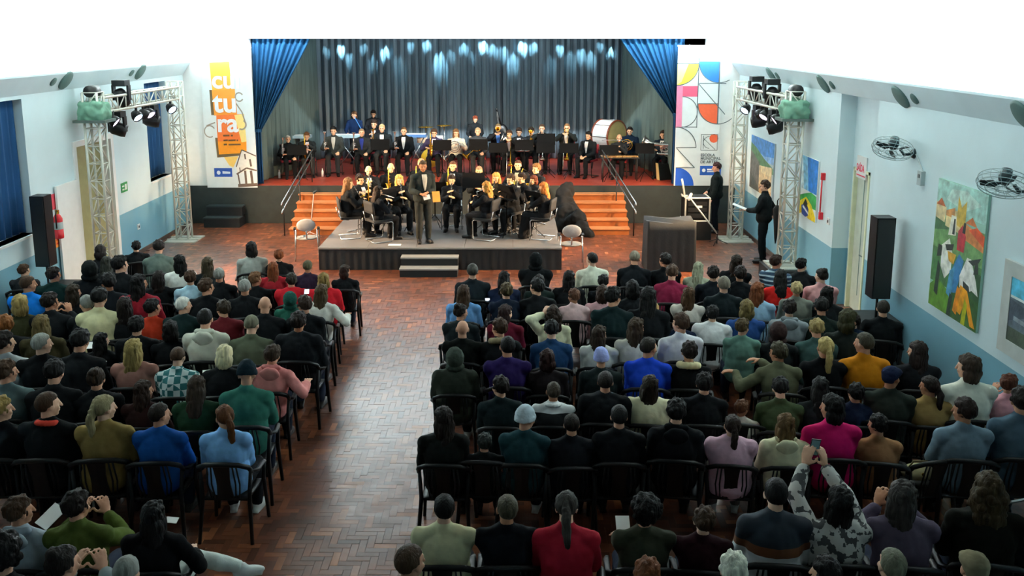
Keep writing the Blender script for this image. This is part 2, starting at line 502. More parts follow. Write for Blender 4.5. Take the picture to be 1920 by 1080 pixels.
xs = [-6.1, -4.2, -2.3, -0.35, 1.6, 3.45]
for i in range(5):
    o = drape((xs[i] + 1.3, 0), (xs[i + 1] + 0.04 + 1.3, 0), 0.02, 4.3, 9, 0.105, i).build('curtain_panel', 'curtain_grey', bc, True)
    o.modifiers.new('t', 'SOLIDIFY').thickness = 0.006
for nm, a, b in (('left', (-6.6, 23.25), (-5.95, YB - 0.1)), ('right', (4.35, 23.25), (3.35, YB - 0.1))):
    o = drape(a, b, ZST + 0.02, 5.2, 14, 0.045, 9 if nm == 'left' else 4).build('side_curtain', 'curtain_side', None, True)
    o.modifiers.new('t', 'SOLIDIFY').thickness = 0.006
    tag(o, 'plain grey-green side curtain on the %s of the stage%s' % (nm, ' behind the brass players' if nm == 'left' else ' behind the bass drum'), 'curtain')
def swag(top0, top1, gx, gz, seed):
    N, M = 96, 22; V = []; F = []; r = random.Random(seed)
    for j in range(M + 1):
        t = j / M
        for i in range(N + 1):
            s = i / N
            xt = top0 + (top1 - top0) * s
            e = t ** (0.9 + 0.25 * s)
            x = xt + (gx + (s - 0.5) * 0.16 * (1 if top1 > top0 else -1) - xt) * e
            z = 4.95 + (gz - 4.95) * t + 0.05 * s * math.sin(math.pi * t)
            y = 23.12 + 0.05 * math.sin(2 * math.pi * 11 * s) * (1 - 0.55 * t) + 0.03 * math.sin(2 * math.pi * 4.3 * s + seed)
            V.append((x, y, z))
    for j in range(M):
        for i in range(N):
            a = j * (N + 1) + i; F.append((a, a + 1, a + N + 2, a + N + 1))
    mb = MB().add(V, F)
    return mb
for nm, args in (('left', (-6.6, -4.95, -6.5, 2.35, 1)), ('right', (4.35, 2.55, 4.2, 2.75, 2))):
    e_ = empty('swag_curtain', (args[2], 23.12, ZST)); tag(e_, 'bright blue swag curtain gathered at the %s edge of the stage' % nm, 'curtain')
    o = swag(*args).build('swag', 'curtain_blue', e_, True); o.location = -e_.location; o.modifiers.new('t', 'SOLIDIFY').thickness = 0.006
    o = MB().tube([(args[2], 23.12, args[3] + 0.06), (args[2], 23.12, args[3] - 0.02)], 0.11, 12).build('tie_band', 'curtain_blue', e_); o.location = -e_.location
    o = drape((args[2] - 0.09, 23.12), (args[2] + 0.09, 23.12), ZST + 0.02, args[3], 3, 0.03, 5).build('tail', 'curtain_navy', e_, True); o.location = -e_.location
# ---- stage stairs with handrails
def stairs(x0, x1, label):
    e_ = empty('stairs', ((x0 + x1) / 2, 21.45, 0)); tag(e_, label, 'stairs')
    cx = (x0 + x1) / 2
    n = 5; rise = ZST / 6
    for k in range(n):
        y = 21.45 + 0.285 * k
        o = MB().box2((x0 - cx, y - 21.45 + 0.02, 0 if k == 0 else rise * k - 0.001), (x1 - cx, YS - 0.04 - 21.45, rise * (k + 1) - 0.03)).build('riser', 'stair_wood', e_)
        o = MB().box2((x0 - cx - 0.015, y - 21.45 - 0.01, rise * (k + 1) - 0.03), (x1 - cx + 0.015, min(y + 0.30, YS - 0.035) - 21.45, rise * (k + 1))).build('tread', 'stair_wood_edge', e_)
stairs(-5.39, -3.95, 'orange wooden stairs up to the stage left of the platform')
stairs(1.36, 2.84, 'orange wooden stairs up to the stage right of the platform')
def handrail(p0, p1, label):
    p0, p1 = Vector(p0), Vector(p1)
    e_ = empty('handrail', (p0.x, p0.y, 0)); tag(e_, label, 'handrail'); d = p1 - p0
    for dz in (0.0, -0.2):
        MB().tube([(0, -.06, p0.z + dz - .05), (0, 0, p0.z + dz), (d.x, d.y, p1.z + dz), (d.x, d.y + .12, p1.z + dz + .01)], 0.018, 8).build('rail', 'chrome', e_, True)
    for t in (0.04, 0.55, 0.97):
        q = d * t; zb = ZST + .007 if p0.y + q.y > YS else 0
        MB().tube([(q.x, q.y, zb), (q.x, q.y, p0.z + q.z)], 0.015, 8).build('post', 'black_metal', e_, True)
handrail((-5.5, 21.3, 0.82), (-5.22, 23.5, 1.80), 'double steel handrail slanting beside the left stage stairs')
handrail((2.96, 21.3, 0.82), (2.36, 23.5, 1.80), 'double steel handrail slanting beside the right stage stairs')
# ---- platform
pf = empty('platform', (-1.48, 19.9, 0)); tag(pf, 'low black platform with grey top in front of the stage', 'platform')
PX0, PX1, PY0, PY1 = -3.98, 1.02, 18.15, 21.65
for i in range(5):
    x = PX0 + i * 1.0
    for j in range(2):
        y0 = PY0 + j * 1.75
        MB().box2((x + 0.004 + 1.48, y0 + 0.004 - 19.9, ZPL - 0.05), (x + 0.996 + 1.48, y0 + 1.746 - 19.9, ZPL)).build('deck_panel', 'platform_top', pf)
drape((PX0 + 1.48, PY0 - 19.9), (PX1 + 1.48, PY0 - 19.9), 0.005, ZPL - 0.05, 30, 0.006, 1).build('front_skirt', 'platform_side', pf, True)
for X in (PX0, PX1):
    drape((X + 1.48, PY0 - 19.9), (X + 1.48, PY1 - 19.9), 0.005, ZPL - 0.05, 20, 0.006, 2).build('side_skirt', 'platform_side', pf, True)
for x in (PX0 + 0.08, XC - 0.2, PX1 - 0.08):
    for y in (PY0 + 0.08, PY1 - 0.08):
        MB().tube([(x + 1.48, y - 19.9, 0), (x + 1.48, y - 19.9, ZPL - 0.05)], 0.03).build('leg', 'black_metal', pf)
MB().box2((PX0 - 0.01 + 1.48, PY0 - 0.02 - 19.9, ZPL - 0.03), (PX1 + 0.01 + 1.48, PY0 - 19.9, ZPL + 0.002)).build('edge_strip', plain('edge_grey', '8d8e8c', 0.4).name, pf)
def box_steps(x0, x1, y0, y1, h, label, mat, edge):
    cx = (x0 + x1) / 2
    e_ = empty('step_block', (cx, y0, 0)); tag(e_, label, 'steps')
    d = y1 - y0
    MB().box2((x0 - cx, 0.012, 0), (x1 - cx, d, h / 2 - 0.03)).build('lower_box', mat, e_)
    MB().box2((x0 - cx, d / 2 + 0.012, h / 2), (x1 - cx, d, h - 0.03)).build('upper_box', mat, e_)
    MB().box2((x0 - cx - 0.01, 0, h / 2 - 0.03), (x1 - cx + 0.01, d / 2 + 0.03, h / 2)).build('tread', edge, e_)
    MB().box2((x0 - cx - 0.01, d / 2, h - 0.03), (x1 - cx + 0.01, d, h)).build('tread', edge, e_)
box_steps(-2.25, -1.1, 17.58, 18.11, 0.34, 'black two-tread step block in front of the platform', 'platform_side', 'edge_grey')
box_steps(-7.75, -6.85, 22.3, 22.85, 0.5, 'black two-tread step block against the stage fascia under the left banner', 'platform_side', plain('edge_dark', '2e3a3e', 0.4).name)
# ---- windows with curtains, left doorway
for idx, (y0, y1, z0, z1) in enumerate((WIN1, WIN2)):
    w = empty('window_%d' % (idx + 1), (XL - 0.2, (y0 + y1) / 2, z0)); struct(w, 'window recess hung with a dark blue curtain')
    cy = (y0 + y1) / 2; h = z1 - z0; hw = (y1 - y0) / 2
    fr = MB()
    for s in (-1, 1): fr.box2((-0.06, s * hw, 0), (0, s * (hw - 0.06), h))
    fr.box2((-0.06, -hw, 0), (0, hw, 0.06)); fr.box2((-0.06, -hw, h - 0.06), (0, hw, h)); fr.box2((-0.05, -0.03, 0), (-0.01, 0.03, h))
    fr.build('window_frame', 'white_paint', w)
    for s in (-1, 1):
        MB().box2((-0.04, s * 0.03, 0.06), (-0.032, s * (hw - 0.06), h - 0.06)).build('pane', plain('night_glass', '0a1420', 0.05).name, w)
    o = drape((0.06, hw - 0.02), (0.06, -hw + 0.02), 0.03, h - 0.01, 11 if idx == 0 else 6, 0.03, idx).build('curtain', 'curtain_navy', w, True)
    o.modifiers.new('t', 'SOLIDIFY').thickness = 0.005
    MB().box2((0.0, -hw, -0.04), (0.24, hw, 0.0)).build('window_sill', 'white_paint', w)
d = empty('door_1', (XL, (DOORL[0] + DOORL[1]) / 2, 0)); struct(d, 'left doorway with olive door and white open leaf')
hw = (DOORL[1] - DOORL[0]) / 2
MB().box2((-0.24, -hw + 0.05, 0.01), (-0.19, hw - 0.05, 2.7)).build('door_leaf', plain('olive_door', '8f8c62', 0.5).name, d)
f = MB(); f.box2((-0.3, hw - 0.06, 0), (0.03, hw + 0.06, 2.8)); f.box2((-0.3, -hw - 0.06, 0), (0.03, -hw + 0.06, 2.8)); f.box2((-0.3, -hw + 0.06, 2.69), (0.03, hw - 0.06, 2.8))
f.build('door_frame', 'white_paint', d)
MB().box2((0.03, -hw - 0.9, 0.02), (0.07, -hw - 0.08, 2.1)).build('open_leaf', 'white_paint', d)
# ---- right door
d = empty('door_2', (XR + 0.28, (DOORR[0] + DOORR[1]) / 2, 0)); struct(d, 'pale door in the recess of the right wall')
hw = (DOORR[1] - DOORR[0]) / 2
lf = MB().box2((0.05, -hw + 0.04, 0.01), (0.09, hw - 0.04, 2.47)).build('door_leaf', plain('pale_door', 'c9d2c4', 0.4).name, d)
MB().box2((0.042, -0.02, 0.3), (0.049, 0.0, 2.4)).build('joint_strip', plain('joint', '8ba39c', 0.5).name, lf)
f = MB()
for s in (-1, 1): f.box2((-0.02, s * hw, 0), (0.1, s * (hw - 0.05), 2.52))
f.box2((-0.02, -hw, 2.47), (0.1, hw, 2.52)); f.build('door_frame', plain('cream_paint', 'e9ecc9', 0.5).name, d)
MB().tube([(0.05, -hw + 0.12, 1.05), (0.0, -hw + 0.12, 1.05), (0.0, -hw + 0.24, 1.05)], 0.012).build('door_handle', 'chrome', d)
# ================================================================ WALL AND STAGE-FRONT OBJECTS
def arc(cx, cy, r, a0, a1, n=18, ry=None):
    ry = ry or r
    return [(cx + r * math.cos(math.radians(a0 + (a1 - a0) * i / n)), cy + ry * math.sin(math.radians(a0 + (a1 - a0) * i / n))) for i in range(n + 1)]
def stroke(pts, w):
    out = []
    for (x0, y0), (x1, y1) in zip(pts, pts[1:]):
        d = math.hypot(x1 - x0, y1 - y0) or 1
        nx, ny = -(y1 - y0) / d * w / 2, (x1 - x0) / d * w / 2
        out.append([(x0 + nx, y0 + ny), (x1 + nx, y1 + ny), (x1 - nx, y1 - ny), (x0 - nx, y0 - ny)])
    return out
def print_mesh(name, parent, polys, conv, mat='printed', lift=0.0012):
    """flat print: coloured polygons laid on a panel; conv maps print coordinates to the panel (x, y, z along normal)"""
    mb = MB()
    for k, (h, pts) in enumerate(polys):
        z = lift + 0.00012 * k
        mb.add([conv(u, v, z) for u, v in pts], [tuple(range(len(pts)))], hexc(h))
    return mb.build(name, mat, parent, colattr=True)
def text_mesh(name, body, size, mat, parent, loc, rot, align='LEFT', bold=0.0, sx=1.0):
    cu = bpy.data.curves.new('t', 'FONT'); cu.body = body; cu.size = size; cu.align_x = align; cu.offset = bold; cu.extrude = 0.0008
    o = bpy.data.objects.new('t', cu); COL.objects.link(o)
    dg = bpy.context.evaluated_depsgraph_get(); dg.update()
    me = bpy.data.meshes.new_from_object(o.evaluated_get(dg)); bpy.data.objects.remove(o)
    me.materials.clear(); me.materials.append(MATS[mat])
    return link(name, me, parent, loc, rot, (sx, 1, 1))
FRONT = (math.pi / 2, 0, 0)          # facing the hall (-Y)
# ---- geometric banner right of the stage
BX0, BX1, BZ0, BZ1 = 4.13, 5.24, 0.98, 4.5
ban = empty('banner', (BX0, YS - 0.05, BZ0)); tag(ban, 'tall white banner with coloured geometric shapes right of the stage', 'banner')
bw, bh = BX1 - BX0, BZ1 - BZ0
MB().box2((0, -0.004, 0), (bw, 0.004, bh)).build('fabric', plain('banner_white', 'e9f1f3', 0.6, var=0.03).name, ban)
MB().tube([(-0.02, 0, bh), (bw + 0.02, 0, bh)], 0.015).build('top_rod', 'white_plastic', ban)
def bcv(a, b, z):   # zoom-crop coordinates of the banner
    px, py = 1265 + a / 3.93, 75 + b / 3.93
    return ((px - 1272) / 84 * bw, -0.004 - z, (350 - py) / 266 * bh)
K = '5a6a70'
P = [('f6e04a', [(27, 165)] + arc(27, 165, 160, 0, 90)), ('fbf3a0', [(27, 165), (110, 165), (60, 300), (27, 320)]),
     ('2f7fe8', [(340, 150)] + arc(340, 150, 155, 90, 180, 16)), ('7cc4ea', [(340, 150)] + arc(340, 150, 153, 180, 270, 14, 106)),
     ('ee8db0', [(27, 325), (72, 325), (72, 640), (27, 640)]), ('dd5878', [(72, 330), (185, 330), (185, 408), (72, 408)]),
     ('f0653c', [(340, 460)] + arc(340, 460, 150, 90, 180)),
     ('1f5fd0', [(38, 1080)] + arc(38, 1080, 140, 270, 360)),
     ('2b62c4', [(222, 928), (382, 928), (382, 1000), (222, 1000)]), ('f0653c', arc(318, 720, 34, 0, 360, 12))]
def ln(*pts, w=6):
    for q in stroke(list(pts), w): P.append((K, q))
ln(*arc(27, 165, 160, -60, 90)); ln((27, 165), (185, 165)); ln((185, 165), (185, 640)); ln((72, 635), (185, 635))
ln(*arc(72, 522, 114, -90, 90)); ln((190, 310), (393, 310)); ln((190, 315), (393, 540)); ln((340, 150), (340, 612), w=9)
ln(*arc(340, 460, 152, 20, 180)); ln((190, 460), (340, 460)); ln(*arc(30, 790, 155, -90, 0)); ln((35, 790), (185, 790))
ln((40, 795), (180, 942), (40, 942)); ln((222, 690), (345, 690), (345, 810), (222, 810), (222, 690), w=4)
ln((240, 700), (240, 800), w=4); ln((240, 720), (330, 805), w=4); ln(*arc(285, 750, 45, 90, 270), w=4); ln(*arc(340, 150, 155, 60, 270), w=5)
P.append(('f4f8ff', arc(250, 962, 14, 0, 360, 10)))
P.append(('f4f8ff', [(275, 950), (330, 950), (330, 962), (275, 962)])); P.append(('f4f8ff', [(275, 968), (362, 968), (362, 976), (275, 976)]))
print_mesh('printed_shapes', ban, P, bcv)
plain('dark_ink', '39464c', 0.7); plain('white_ink', 'f6f9ff', 0.7); plain('soft_ink', '6a7478', 0.7)
for k, (s_, m_) in enumerate((('ESCOLA', 'dark_ink'), ('MUNICIPAL', 'soft_ink'), ('DE ARTES', 'dark_ink'))):
    p = bcv(222, 856 + 26 * k, 0.012); text_mesh('lettering', s_, 0.10, m_, ban, p, FRONT, bold=0.002)
# ---- orange banner left of the stage
LX0, LX1, LZ0, LZ1 = -7.78, -6.50, 0.93, 4.45
ban = empty('banner', (LX0, YS - 0.05, LZ0)); tag(ban, 'tall white banner with orange block and house drawing left of the stage', 'banner')
bw2, bh2 = LX1 - LX0, LZ1 - LZ0
MB().box2((0, -0.004, 0), (bw2, 0.004, bh2)).build('fabric', 'banner_white', ban)
MB().tube([(-0.02, 0, bh2), (bw2 + 0.02, 0, bh2)], 0.015).build('top_rod', 'white_plastic', ban)
def lcv(px, py, z): return ((px - 372) / 104 * bw2, -0.004 - z, (351 - py) / 264 * bh2)
P = [('6e5a3c', [(388, 165), (393, 165), (395, 212), (389, 212)]), ('6e5a3c', [(394, 255), (399, 255), (400, 287), (456, 283), (457, 288), (396, 293)]),
     ('f6b13c', [(391, 114), (432, 112), (433, 164), (394, 166)]), ('f79a34', [(393, 165), (440, 163), (442, 212), (395, 213)]),
     ('f47a34', [(399, 212), (456, 210), (458, 262), (399, 264)]), ('f79a1e', [(399, 262), (458, 260), (457, 284), (400, 287)]),
     ('fbe08a', [(436, 212), (456, 210), (458, 262), (448, 264)]), ('f8d070', [(410, 292), (440, 290), (428, 312), (420, 308)]),
     ('2b57b4', [(388, 313), (425, 313), (425, 330), (388, 330)]), ('dfe9fb', arc(397, 322, 4, 0, 360, 10)), ('dfe9fb', [(405, 319), (421, 320), (421, 324), (405, 324)]),
     ('f4efe6', [(447, 278), (476, 290), (476, 312), (436, 325), (434, 310)])]
K = '6a5a50'
ln((447, 278), (476, 290), w=2.2); ln((447, 278), (434, 311), w=2.2); ln((434, 325), (455, 313), (476, 318), w=3)
ln((437, 325), (440, 346), w=3); ln((436, 347), (476, 345), w=6); ln((452, 318), (453, 344), w=4.5); ln((464, 318), (466, 344), w=5); ln((463, 296), (465, 310), w=4); ln((453, 286), (454, 296), w=3); ln((441, 312), (442, 320), w=2)
K = '9a9084'
ln(*arc(384, 243, 11, 60, 330), w=2); ln((378, 232), (396, 226), w=2); ln(*arc(448, 178, 8, 30, 330), w=2.5); ln((441, 190), (452, 206), (458, 226), w=2.5); ln(*arc(450, 230, 9, -60, 120), w=3)
K = '6b4a2a'
for y_, ws in ((251, ((411, 424), (427, 431))), (260, ((411, 420), (421, 436), (438, 441))), (268, ((411, 418), (421, 446)))):
    for a_, b_ in ws: ln((a_, y_), (b_, y_ - 0.5), w=3)
print_mesh('printed_shapes', ban, P, lcv)
for s_, px_, py_, sz in (('cul', 394, 161, 0.62), ('tu', 394, 206, 0.72), ('ra', 399, 243, 0.66)):
    text_mesh('lettering', s_, sz, 'white_ink', ban, lcv(px_, py_, 0.012), FRONT, bold=0.016)
# ---- lighting trusses
T = 0.27
def truss(name, label, near, far, z0n, ztop):
    """two lattice posts joined by a lattice beam along the hall"""
    e_ = empty(name, (near[0], near[1], 0)); tag(e_, label, 'truss')
    org = Vector((near[0], near[1], 0)); h = T / 2
    bay = 0.33
    M = TRM
    def post(x, y, za, zb):
        for sx in (-h, h):
            for sy in (-h, h):
                MB().tube([(x + sx, y + sy, za), (x + sx, y + sy, zb)], 0.025, 8).build('chord', 'alu', e_, True)
        n = int((zb - za) / bay); st_ = (zb - za) / n
        for k in range(n + 1):
            z = za + k * st_
            for s in (-h, h):
                link('brace', M['hx'], e_, (x, y + s, z)); link('brace', M['hy'], e_, (x + s, y, z))
        for k in range(n):
            z = za + (k + 0.5) * st_
            for s in (-h, h):
                link('brace', M['dx' + str(k % 2)], e_, (x, y + s, z)); link('brace', M['dy' + str(k % 2)], e_, (x + s, y, z))
        MB().box2((x - 0.36, y - 0.36, za - 0.04), (x + 0.36, y + 0.36, za - 0.015)).build('base_plate', 'alu', e_)
        for s in (-h, h):
            MB().box2((x - 0.36, y + s - 0.03, za - 0.015), (x + 0.36, y + s + 0.03, za + 0.01)).build('base_bar', 'alu', e_)
    post(0, 0, z0n + 0.04, ztop)
    fx, fy = far[0] - near[0], far[1] - near[1]
    post(fx, fy, 0.04, ztop)
    n = int(fy / bay)
    zc = ztop - 0.25
    for sx in (-h, h):
        for sz in (-h, h):
            MB().tube([(sx, h, zc + sz), (fx + sx, fy - h, zc + sz)], 0.025, 8).build('beam_chord', 'alu', e_, True)
    for k in range(1, n):
        t = k / n; y = fy * t; x = fx * t
        for sx in (-h, h):
            link('beam_brace', M['v'], e_, (x + sx, y, zc))
            link('beam_brace', M['b' + str(k % 2)], e_, (x + sx, y + fy / n / 2, zc))
        for sz in (-h, h): link('beam_brace', M['hx'], e_, (x, y, zc + sz))
    # hoist block with green cover on the near post
    plain('green_cover', '6f9c86', 0.8, bs=20); link('hoist_cover', remesh(MB().ell((0, 0, ztop - 0.35), (0.24, 0.22, 0.18), n=16, m=10).box((0, 0, ztop - 0.36), (0.4, 0.36, 0.3)), .025, 2, 'hoist_cover', 'green_cover', ((7, 7, .05), (16, 12, .03))), e_)
    MB().box((0, 0, ztop - 0.53), (0.6, 0.5, 0.05)).build('hoist_frame', plain('hoist_steel', '5d6b66', 0.5, 0.4).name, e_)
    MB().tube([(0, -0.14, ztop + 0.02), (0, 0.14, ztop + 0.02)], 0.11, 12).build('hoist_drum', 'black_metal', e_, True)
    return e_, zc
h = T / 2; TRM = {}
bay2 = 0.33 / 2
TRM['hx'] = MB().tube([(-h, 0, 0), (h, 0, 0)], 0.012, 6).mesh('brace', 'alu', True)
TRM['hy'] = MB().tube([(0, -h, 0), (0, h, 0)], 0.012, 6).mesh('brace', 'alu', True)
TRM['v'] = MB().tube([(0, 0, -h), (0, 0, h)], 0.012, 6).mesh('brace', 'alu', True)
for k, s in ((0, 1), (1, -1)):
    TRM['dx%d' % k] = MB().tube([(-h, 0, -bay2 * s), (h, 0, bay2 * s)], 0.012, 6).mesh('brace', 'alu', True)
    TRM['dy%d' % k] = MB().tube([(0, -h, -bay2 * s), (0, h, bay2 * s)], 0.012, 6).mesh('brace', 'alu', True)
    TRM['b%d' % k] = MB().tube([(0, -bay2, -h * s), (0, bay2, h * s)], 0.012, 6).mesh('brace', 'alu', True)
tl, zcl = truss('lighting_truss', 'silver lattice lighting truss along the left wall', (-7.85, 17.05), (-7.75, 20.95), 0.0, 3.72)
tr, zcr = truss('lighting_truss', 'silver lattice lighting truss along the right wall', (5.40, 17.35), (5.27, 20.95), 0.30, 3.72)
cs = MB().box2((4.98, 16.9, 0), (5.66, 17.75, 0.29)).build('truss_riser', 'black_paint'); tag(cs, 'low black riser box under the near post of the right truss', 'riser')
# ---- fixtures on the trusses
def moving_head(loc, tilt, label, aim=None, power=0, col=(1, 0.72, 0.45), angle=30, blend=0.5):
    e_ = empty('moving_head', loc); tag(e_, label, 'stage light', 'moving head lights on the trusses')
    MB().box((0, 0, -0.06), (0.26, 0.26, 0.12)).build('base_box', 'black_plastic', e_)
    for s in (-1, 1):
        MB().box((s * 0.15, 0, -0.25), (0.04, 0.12, 0.3)).build('yoke_arm', 'black_plastic', e_)
    hd = empty('head', (0, 0, -0.34)); hd.parent = e_
    if aim is not None:
        dvec = (Vector(aim) - (Vector(loc) + Vector((0, 0, -0.34)))).normalized()
    else:
        dvec = Vector((0.3 * math.sin(tilt), math.cos(tilt) * 0.5, -0.8)).normalized()
    q = dvec.to_track_quat('-Z', 'Y'); hd.rotation_mode = 'QUATERNION'; hd.rotation_quaternion = q
    MB().lathe([(0.001, 0.17), (0.09, 0.16), (0.13, 0.08), (0.135, -0.1), (0.12, -0.17), (0.11, -0.17), (0.108, -0.14), (0.001, -0.14)], n=18).build('head_shell', 'black_plastic', hd, True)
    MB().lathe([(0.001, -0.145), (0.105, -0.15)], n=18).build('lens', 'lens_glow_off' if not power else 'lamp_glow_pink', hd)
    if power:
        L = bpy.data.lights.new('spot', 'SPOT'); L.energy = power; L.color = col; L.spot_size = math.radians(angle); L.spot_blend = blend; L.shadow_soft_size = 0.1
        lo = bpy.data.objects.new('spot', L); COL.objects.link(lo); lo.parent = hd; lo.location = (0, 0, -0.2)
    return e_
def led_bar(loc, aim, label, mat='lamp_glow_pink', power=0, col=(1, .8, .6), angle=60):
    e_ = empty('led_wash_light', loc); tag(e_, label, 'stage light', 'LED wash lights on the trusses')
    MB().box((0, 0, 0.06), (0.04, 0.04, 0.14)).build('clamp', 'black_metal', e_)
    hd = empty('head', (0, 0, -0.06)); hd.parent = e_
    q = (Vector(aim) - Vector(loc)).normalized().to_track_quat('-Z', 'Y'); hd.rotation_mode = 'QUATERNION'; hd.rotation_quaternion = q
    MB().lathe([(0.001, 0.1), (0.07, 0.09), (0.11, 0.0), (0.115, -0.08), (0.1, -0.08), (0.1, -0.05), (0.001, -0.05)], n=16).build('housing', 'black_plastic', hd, True)
    MB().lathe([(0.001, -0.055), (0.098, -0.06)], n=16).build('lens', mat, hd)
    if power:
        L = bpy.data.lights.new('spot', 'SPOT'); L.energy = power; L.color = col; L.spot_size = math.radians(angle); L.spot_blend = 0.6; L.shadow_soft_size = 0.1
        lo = bpy.data.objects.new('spot', L); COL.objects.link(lo); lo.parent = hd; lo.location = (0, 0, -0.1)
    return e_
WARM = (1.0, 0.64, 0.34); PW = SPOT_WARM
LXB, RXB = -7.80, 5.33
zb = zcl - 0.18
for k, (y, aim, pw_, lab) in enumerate(((17.9, (-3.2, 19.5, 1.2), 2700, 'nearest to the hall'), (19.6, (-2.0, 22.0, 1.5), 1900, 'beside the far post'))):
    moving_head((LXB, y, zb), 0, 'black moving-head stage light on the left truss, ' + lab, aim, pw_ * PW, WARM, 42, 0.6)
moving_head((LXB, 18.2, zcl + 0.42), 0.4, 'black moving-head light standing on top of the left truss')
for k, (y, aim, pw_, lab) in enumerate(((18.3, (0.4, 19.6, 1.2), 2700, 'nearest to the hall'), (19.5, (-0.8, 22.4, 1.5), 1900, 'beside the far post'))):
    moving_head((RXB, y, zb), 0, 'black moving-head stage light on the right truss, ' + lab, aim, pw_ * PW, WARM, 42, 0.6)
moving_head((RXB, 19.9, zcl + 0.42), 0.4, 'black moving-head light standing on the right truss, farther one')
moving_head((RXB, 18.7, zcl + 0.42), 0.2, 'black moving-head light standing on the right truss, nearer one')
for k, (y, m_, aim, pw_) in enumerate(((17.5, 'lamp_glow_pink', (-3.6, 17.6, 0), 2000), (18.6, 'lamp_glow_cyan', (-5.0, 17.3, 0.6), 0), (18.95, 'lamp_glow_pink', (-4.4, 22.0, .5), 1100), (19.25, 'lamp_glow_pink', (-5, 18, 0.4), 0), (20.5, 'lamp_glow_cyan', (-5, 18.8, 1), 0))):
    led_bar((LXB + 0.1, y, zb - 0.08), aim, 'round LED wash light on the left truss, %s from the near post' % ORD[k], m_, pw_ * PW, WARM, 70)
for k, (y, m_, aim, pw_) in enumerate(((17.9, 'lamp_glow_pink', (1.0, 17.8, 0), 2000), (18.75, 'lamp_glow_pink', (3.0, 17.5, 0.6), 0), (19.05, 'lamp_glow_pink', (2.0, 22.2, 0.5), 1100), (20.3, 'lamp_glow_cyan', (3, 18.6, 1), 0))):
    led_bar((RXB - 0.1, y, zb - 0.08), aim, 'round LED wash light on the right truss, %s from the near post' % ORD[k], m_, pw_ * PW, WARM, 70)
# ---- effect lights above the stage that throw cyan patches on the backdrop
batten = empty('light_batten', (-1.3, 27.4, 4.95)); tag(batten, 'black light batten with small cyan effect lamps above the stage', 'stage light')
MB().tube([(-4.6, 0, 0), (4.6, 0, 0)], 0.025).build('pipe', 'black_metal', batten)
for x in (-4.2, 0, 4.2): MB().tube([(x, 0, 0), (x, 0, 0.65)], 0.01).build('hanger', 'black_metal', batten)
for k in range(3):  # added fill lamps, hidden from view, to brighten the backdrop
    L = empty('added_fill_light', (-4.6 + 3.3 * k, 24.0, 5.6)); tag(L, 'dark border lamp hanging above the stage, %s from the left' % ORD[k], 'stage light', 'added fill lamps above the stage')
    MB().box2((-0.8, -0.1, -0.2), (0.8, 0.1, 0.0)).build('housing', 'black_metal', L)
    A = bpy.data.lights.new('added_fill_lamp', 'AREA'); A.shape = 'RECTANGLE'; A.size = 1.5; A.size_y = 0.15; A.energy = STAGE_WASH; A.color = (0.78, 0.92, 1.0)
    ao = bpy.data.objects.new('added_fill_lamp', A); COL.objects.link(ao); ao.parent = L; ao.location = (0, 0.0, -0.22); ao.rotation_euler = (0.9, 0, 0)
rg = random.Random(11)
for k, (px, py) in enumerate(((640, 95), (655, 112), (700, 120), (748, 128), (770, 88), (825, 120), (870, 92), (885, 108), (925, 95), (962, 118), (1000, 90), (1033, 125), (1070, 115), (1090, 105), (1125, 88), (1145, 100), (612, 98), (682, 92), (722, 100), (800, 86), (846, 106), (906, 88), (945, 102), (980, 90), (1050, 94), (1108, 112))):
    tgt = at_y(px, py, YB); x = tgt.x + rg.uniform(-0.12, 0.12)
    hd = MB().lathe([(0.001, 0.09), (0.05, 0.08), (0.06, -0.06), (0.001, -0.06)], n=12).build('lamp_can', 'black_metal', batten, True)
    src = Vector((x, 27.4, 4.86)); hd.location = src - batten.location
    hd.rotation_mode = 'QUATERNION'; hd.rotation_quaternion = (tgt - src).normalized().to_track_quat('-Z', 'Y')
    L = bpy.data.lights.new('spot', 'SPOT'); L.energy = rg.choice((60, 130, 250, 420)); L.color = (0.45, 0.84, 1.0); L.spot_size = math.radians(rg.uniform(16, 34)); L.spot_blend = 1.0; L.shadow_soft_size = 0.02
    lo = bpy.data.objects.new('spot', L); COL.objects.link(lo); lo.parent = hd; lo.location = (0, 0, -0.08)
# ---- round ceiling speakers on the bevelled strips
def sof_speaker(px, py, side, label):
    X = XL if side == 'left' else XR
    sg = 1 if side == 'left' else -1
    # point on the bevelled plane
    r = ray(px, py); n_ = Vector((sg * (SOF_Z - WALLTOP), 0, -SOF_IN)).normalized(); p0 = Vector((X, 0, WALLTOP))
    c_ = Vector((0, 0, CAM_H)); t_ = (p0 - c_).dot(n_) / r.dot(n_); p = c_ + r * t_
    e_ = empty('ceiling_speaker', p); tag(e_, label, 'speaker', 'round speakers along the ceiling edge')
    e_.rotation_mode = 'QUATERNION'; e_.rotation_quaternion = n_.to_track_quat('Z', 'Y')
    MB().lathe([(0.19, 0.0), (0.19, 0.03), (0.16, 0.045), (0.001, 0.05)], n=24).build('woofer_grille', plain('speaker_green', '4d6a66', 0.6).name, e_, True)
    MB().lathe([(0.085, 0.0), (0.085, 0.025), (0.07, 0.035), (0.001, 0.04)], c=e_.rotation_quaternion.inverted() @ Vector((0, -0.46, 0)), n=18).build('tweeter_grille', 'speaker_green', e_, True)
for px, py, sd, lb in ((122, 150, 'left', 'round grey-green speaker pair on the left ceiling edge above the near truss post'), (262, 134, 'left', 'round grey-green speaker pair on the left ceiling edge by the far window'),
                       (1447, 139, 'right', 'round grey-green speaker pair farthest along the right ceiling edge'), (1545, 156, 'right', 'round grey-green speaker pair beside the near post of the right truss'),
                       (1690, 180, 'right', 'round grey-green speaker pair above the wall fan'), (1921, 214, 'right', 'round grey-green speaker pair at the right picture edge')):
    sof_speaker(px, py, sd, lb)
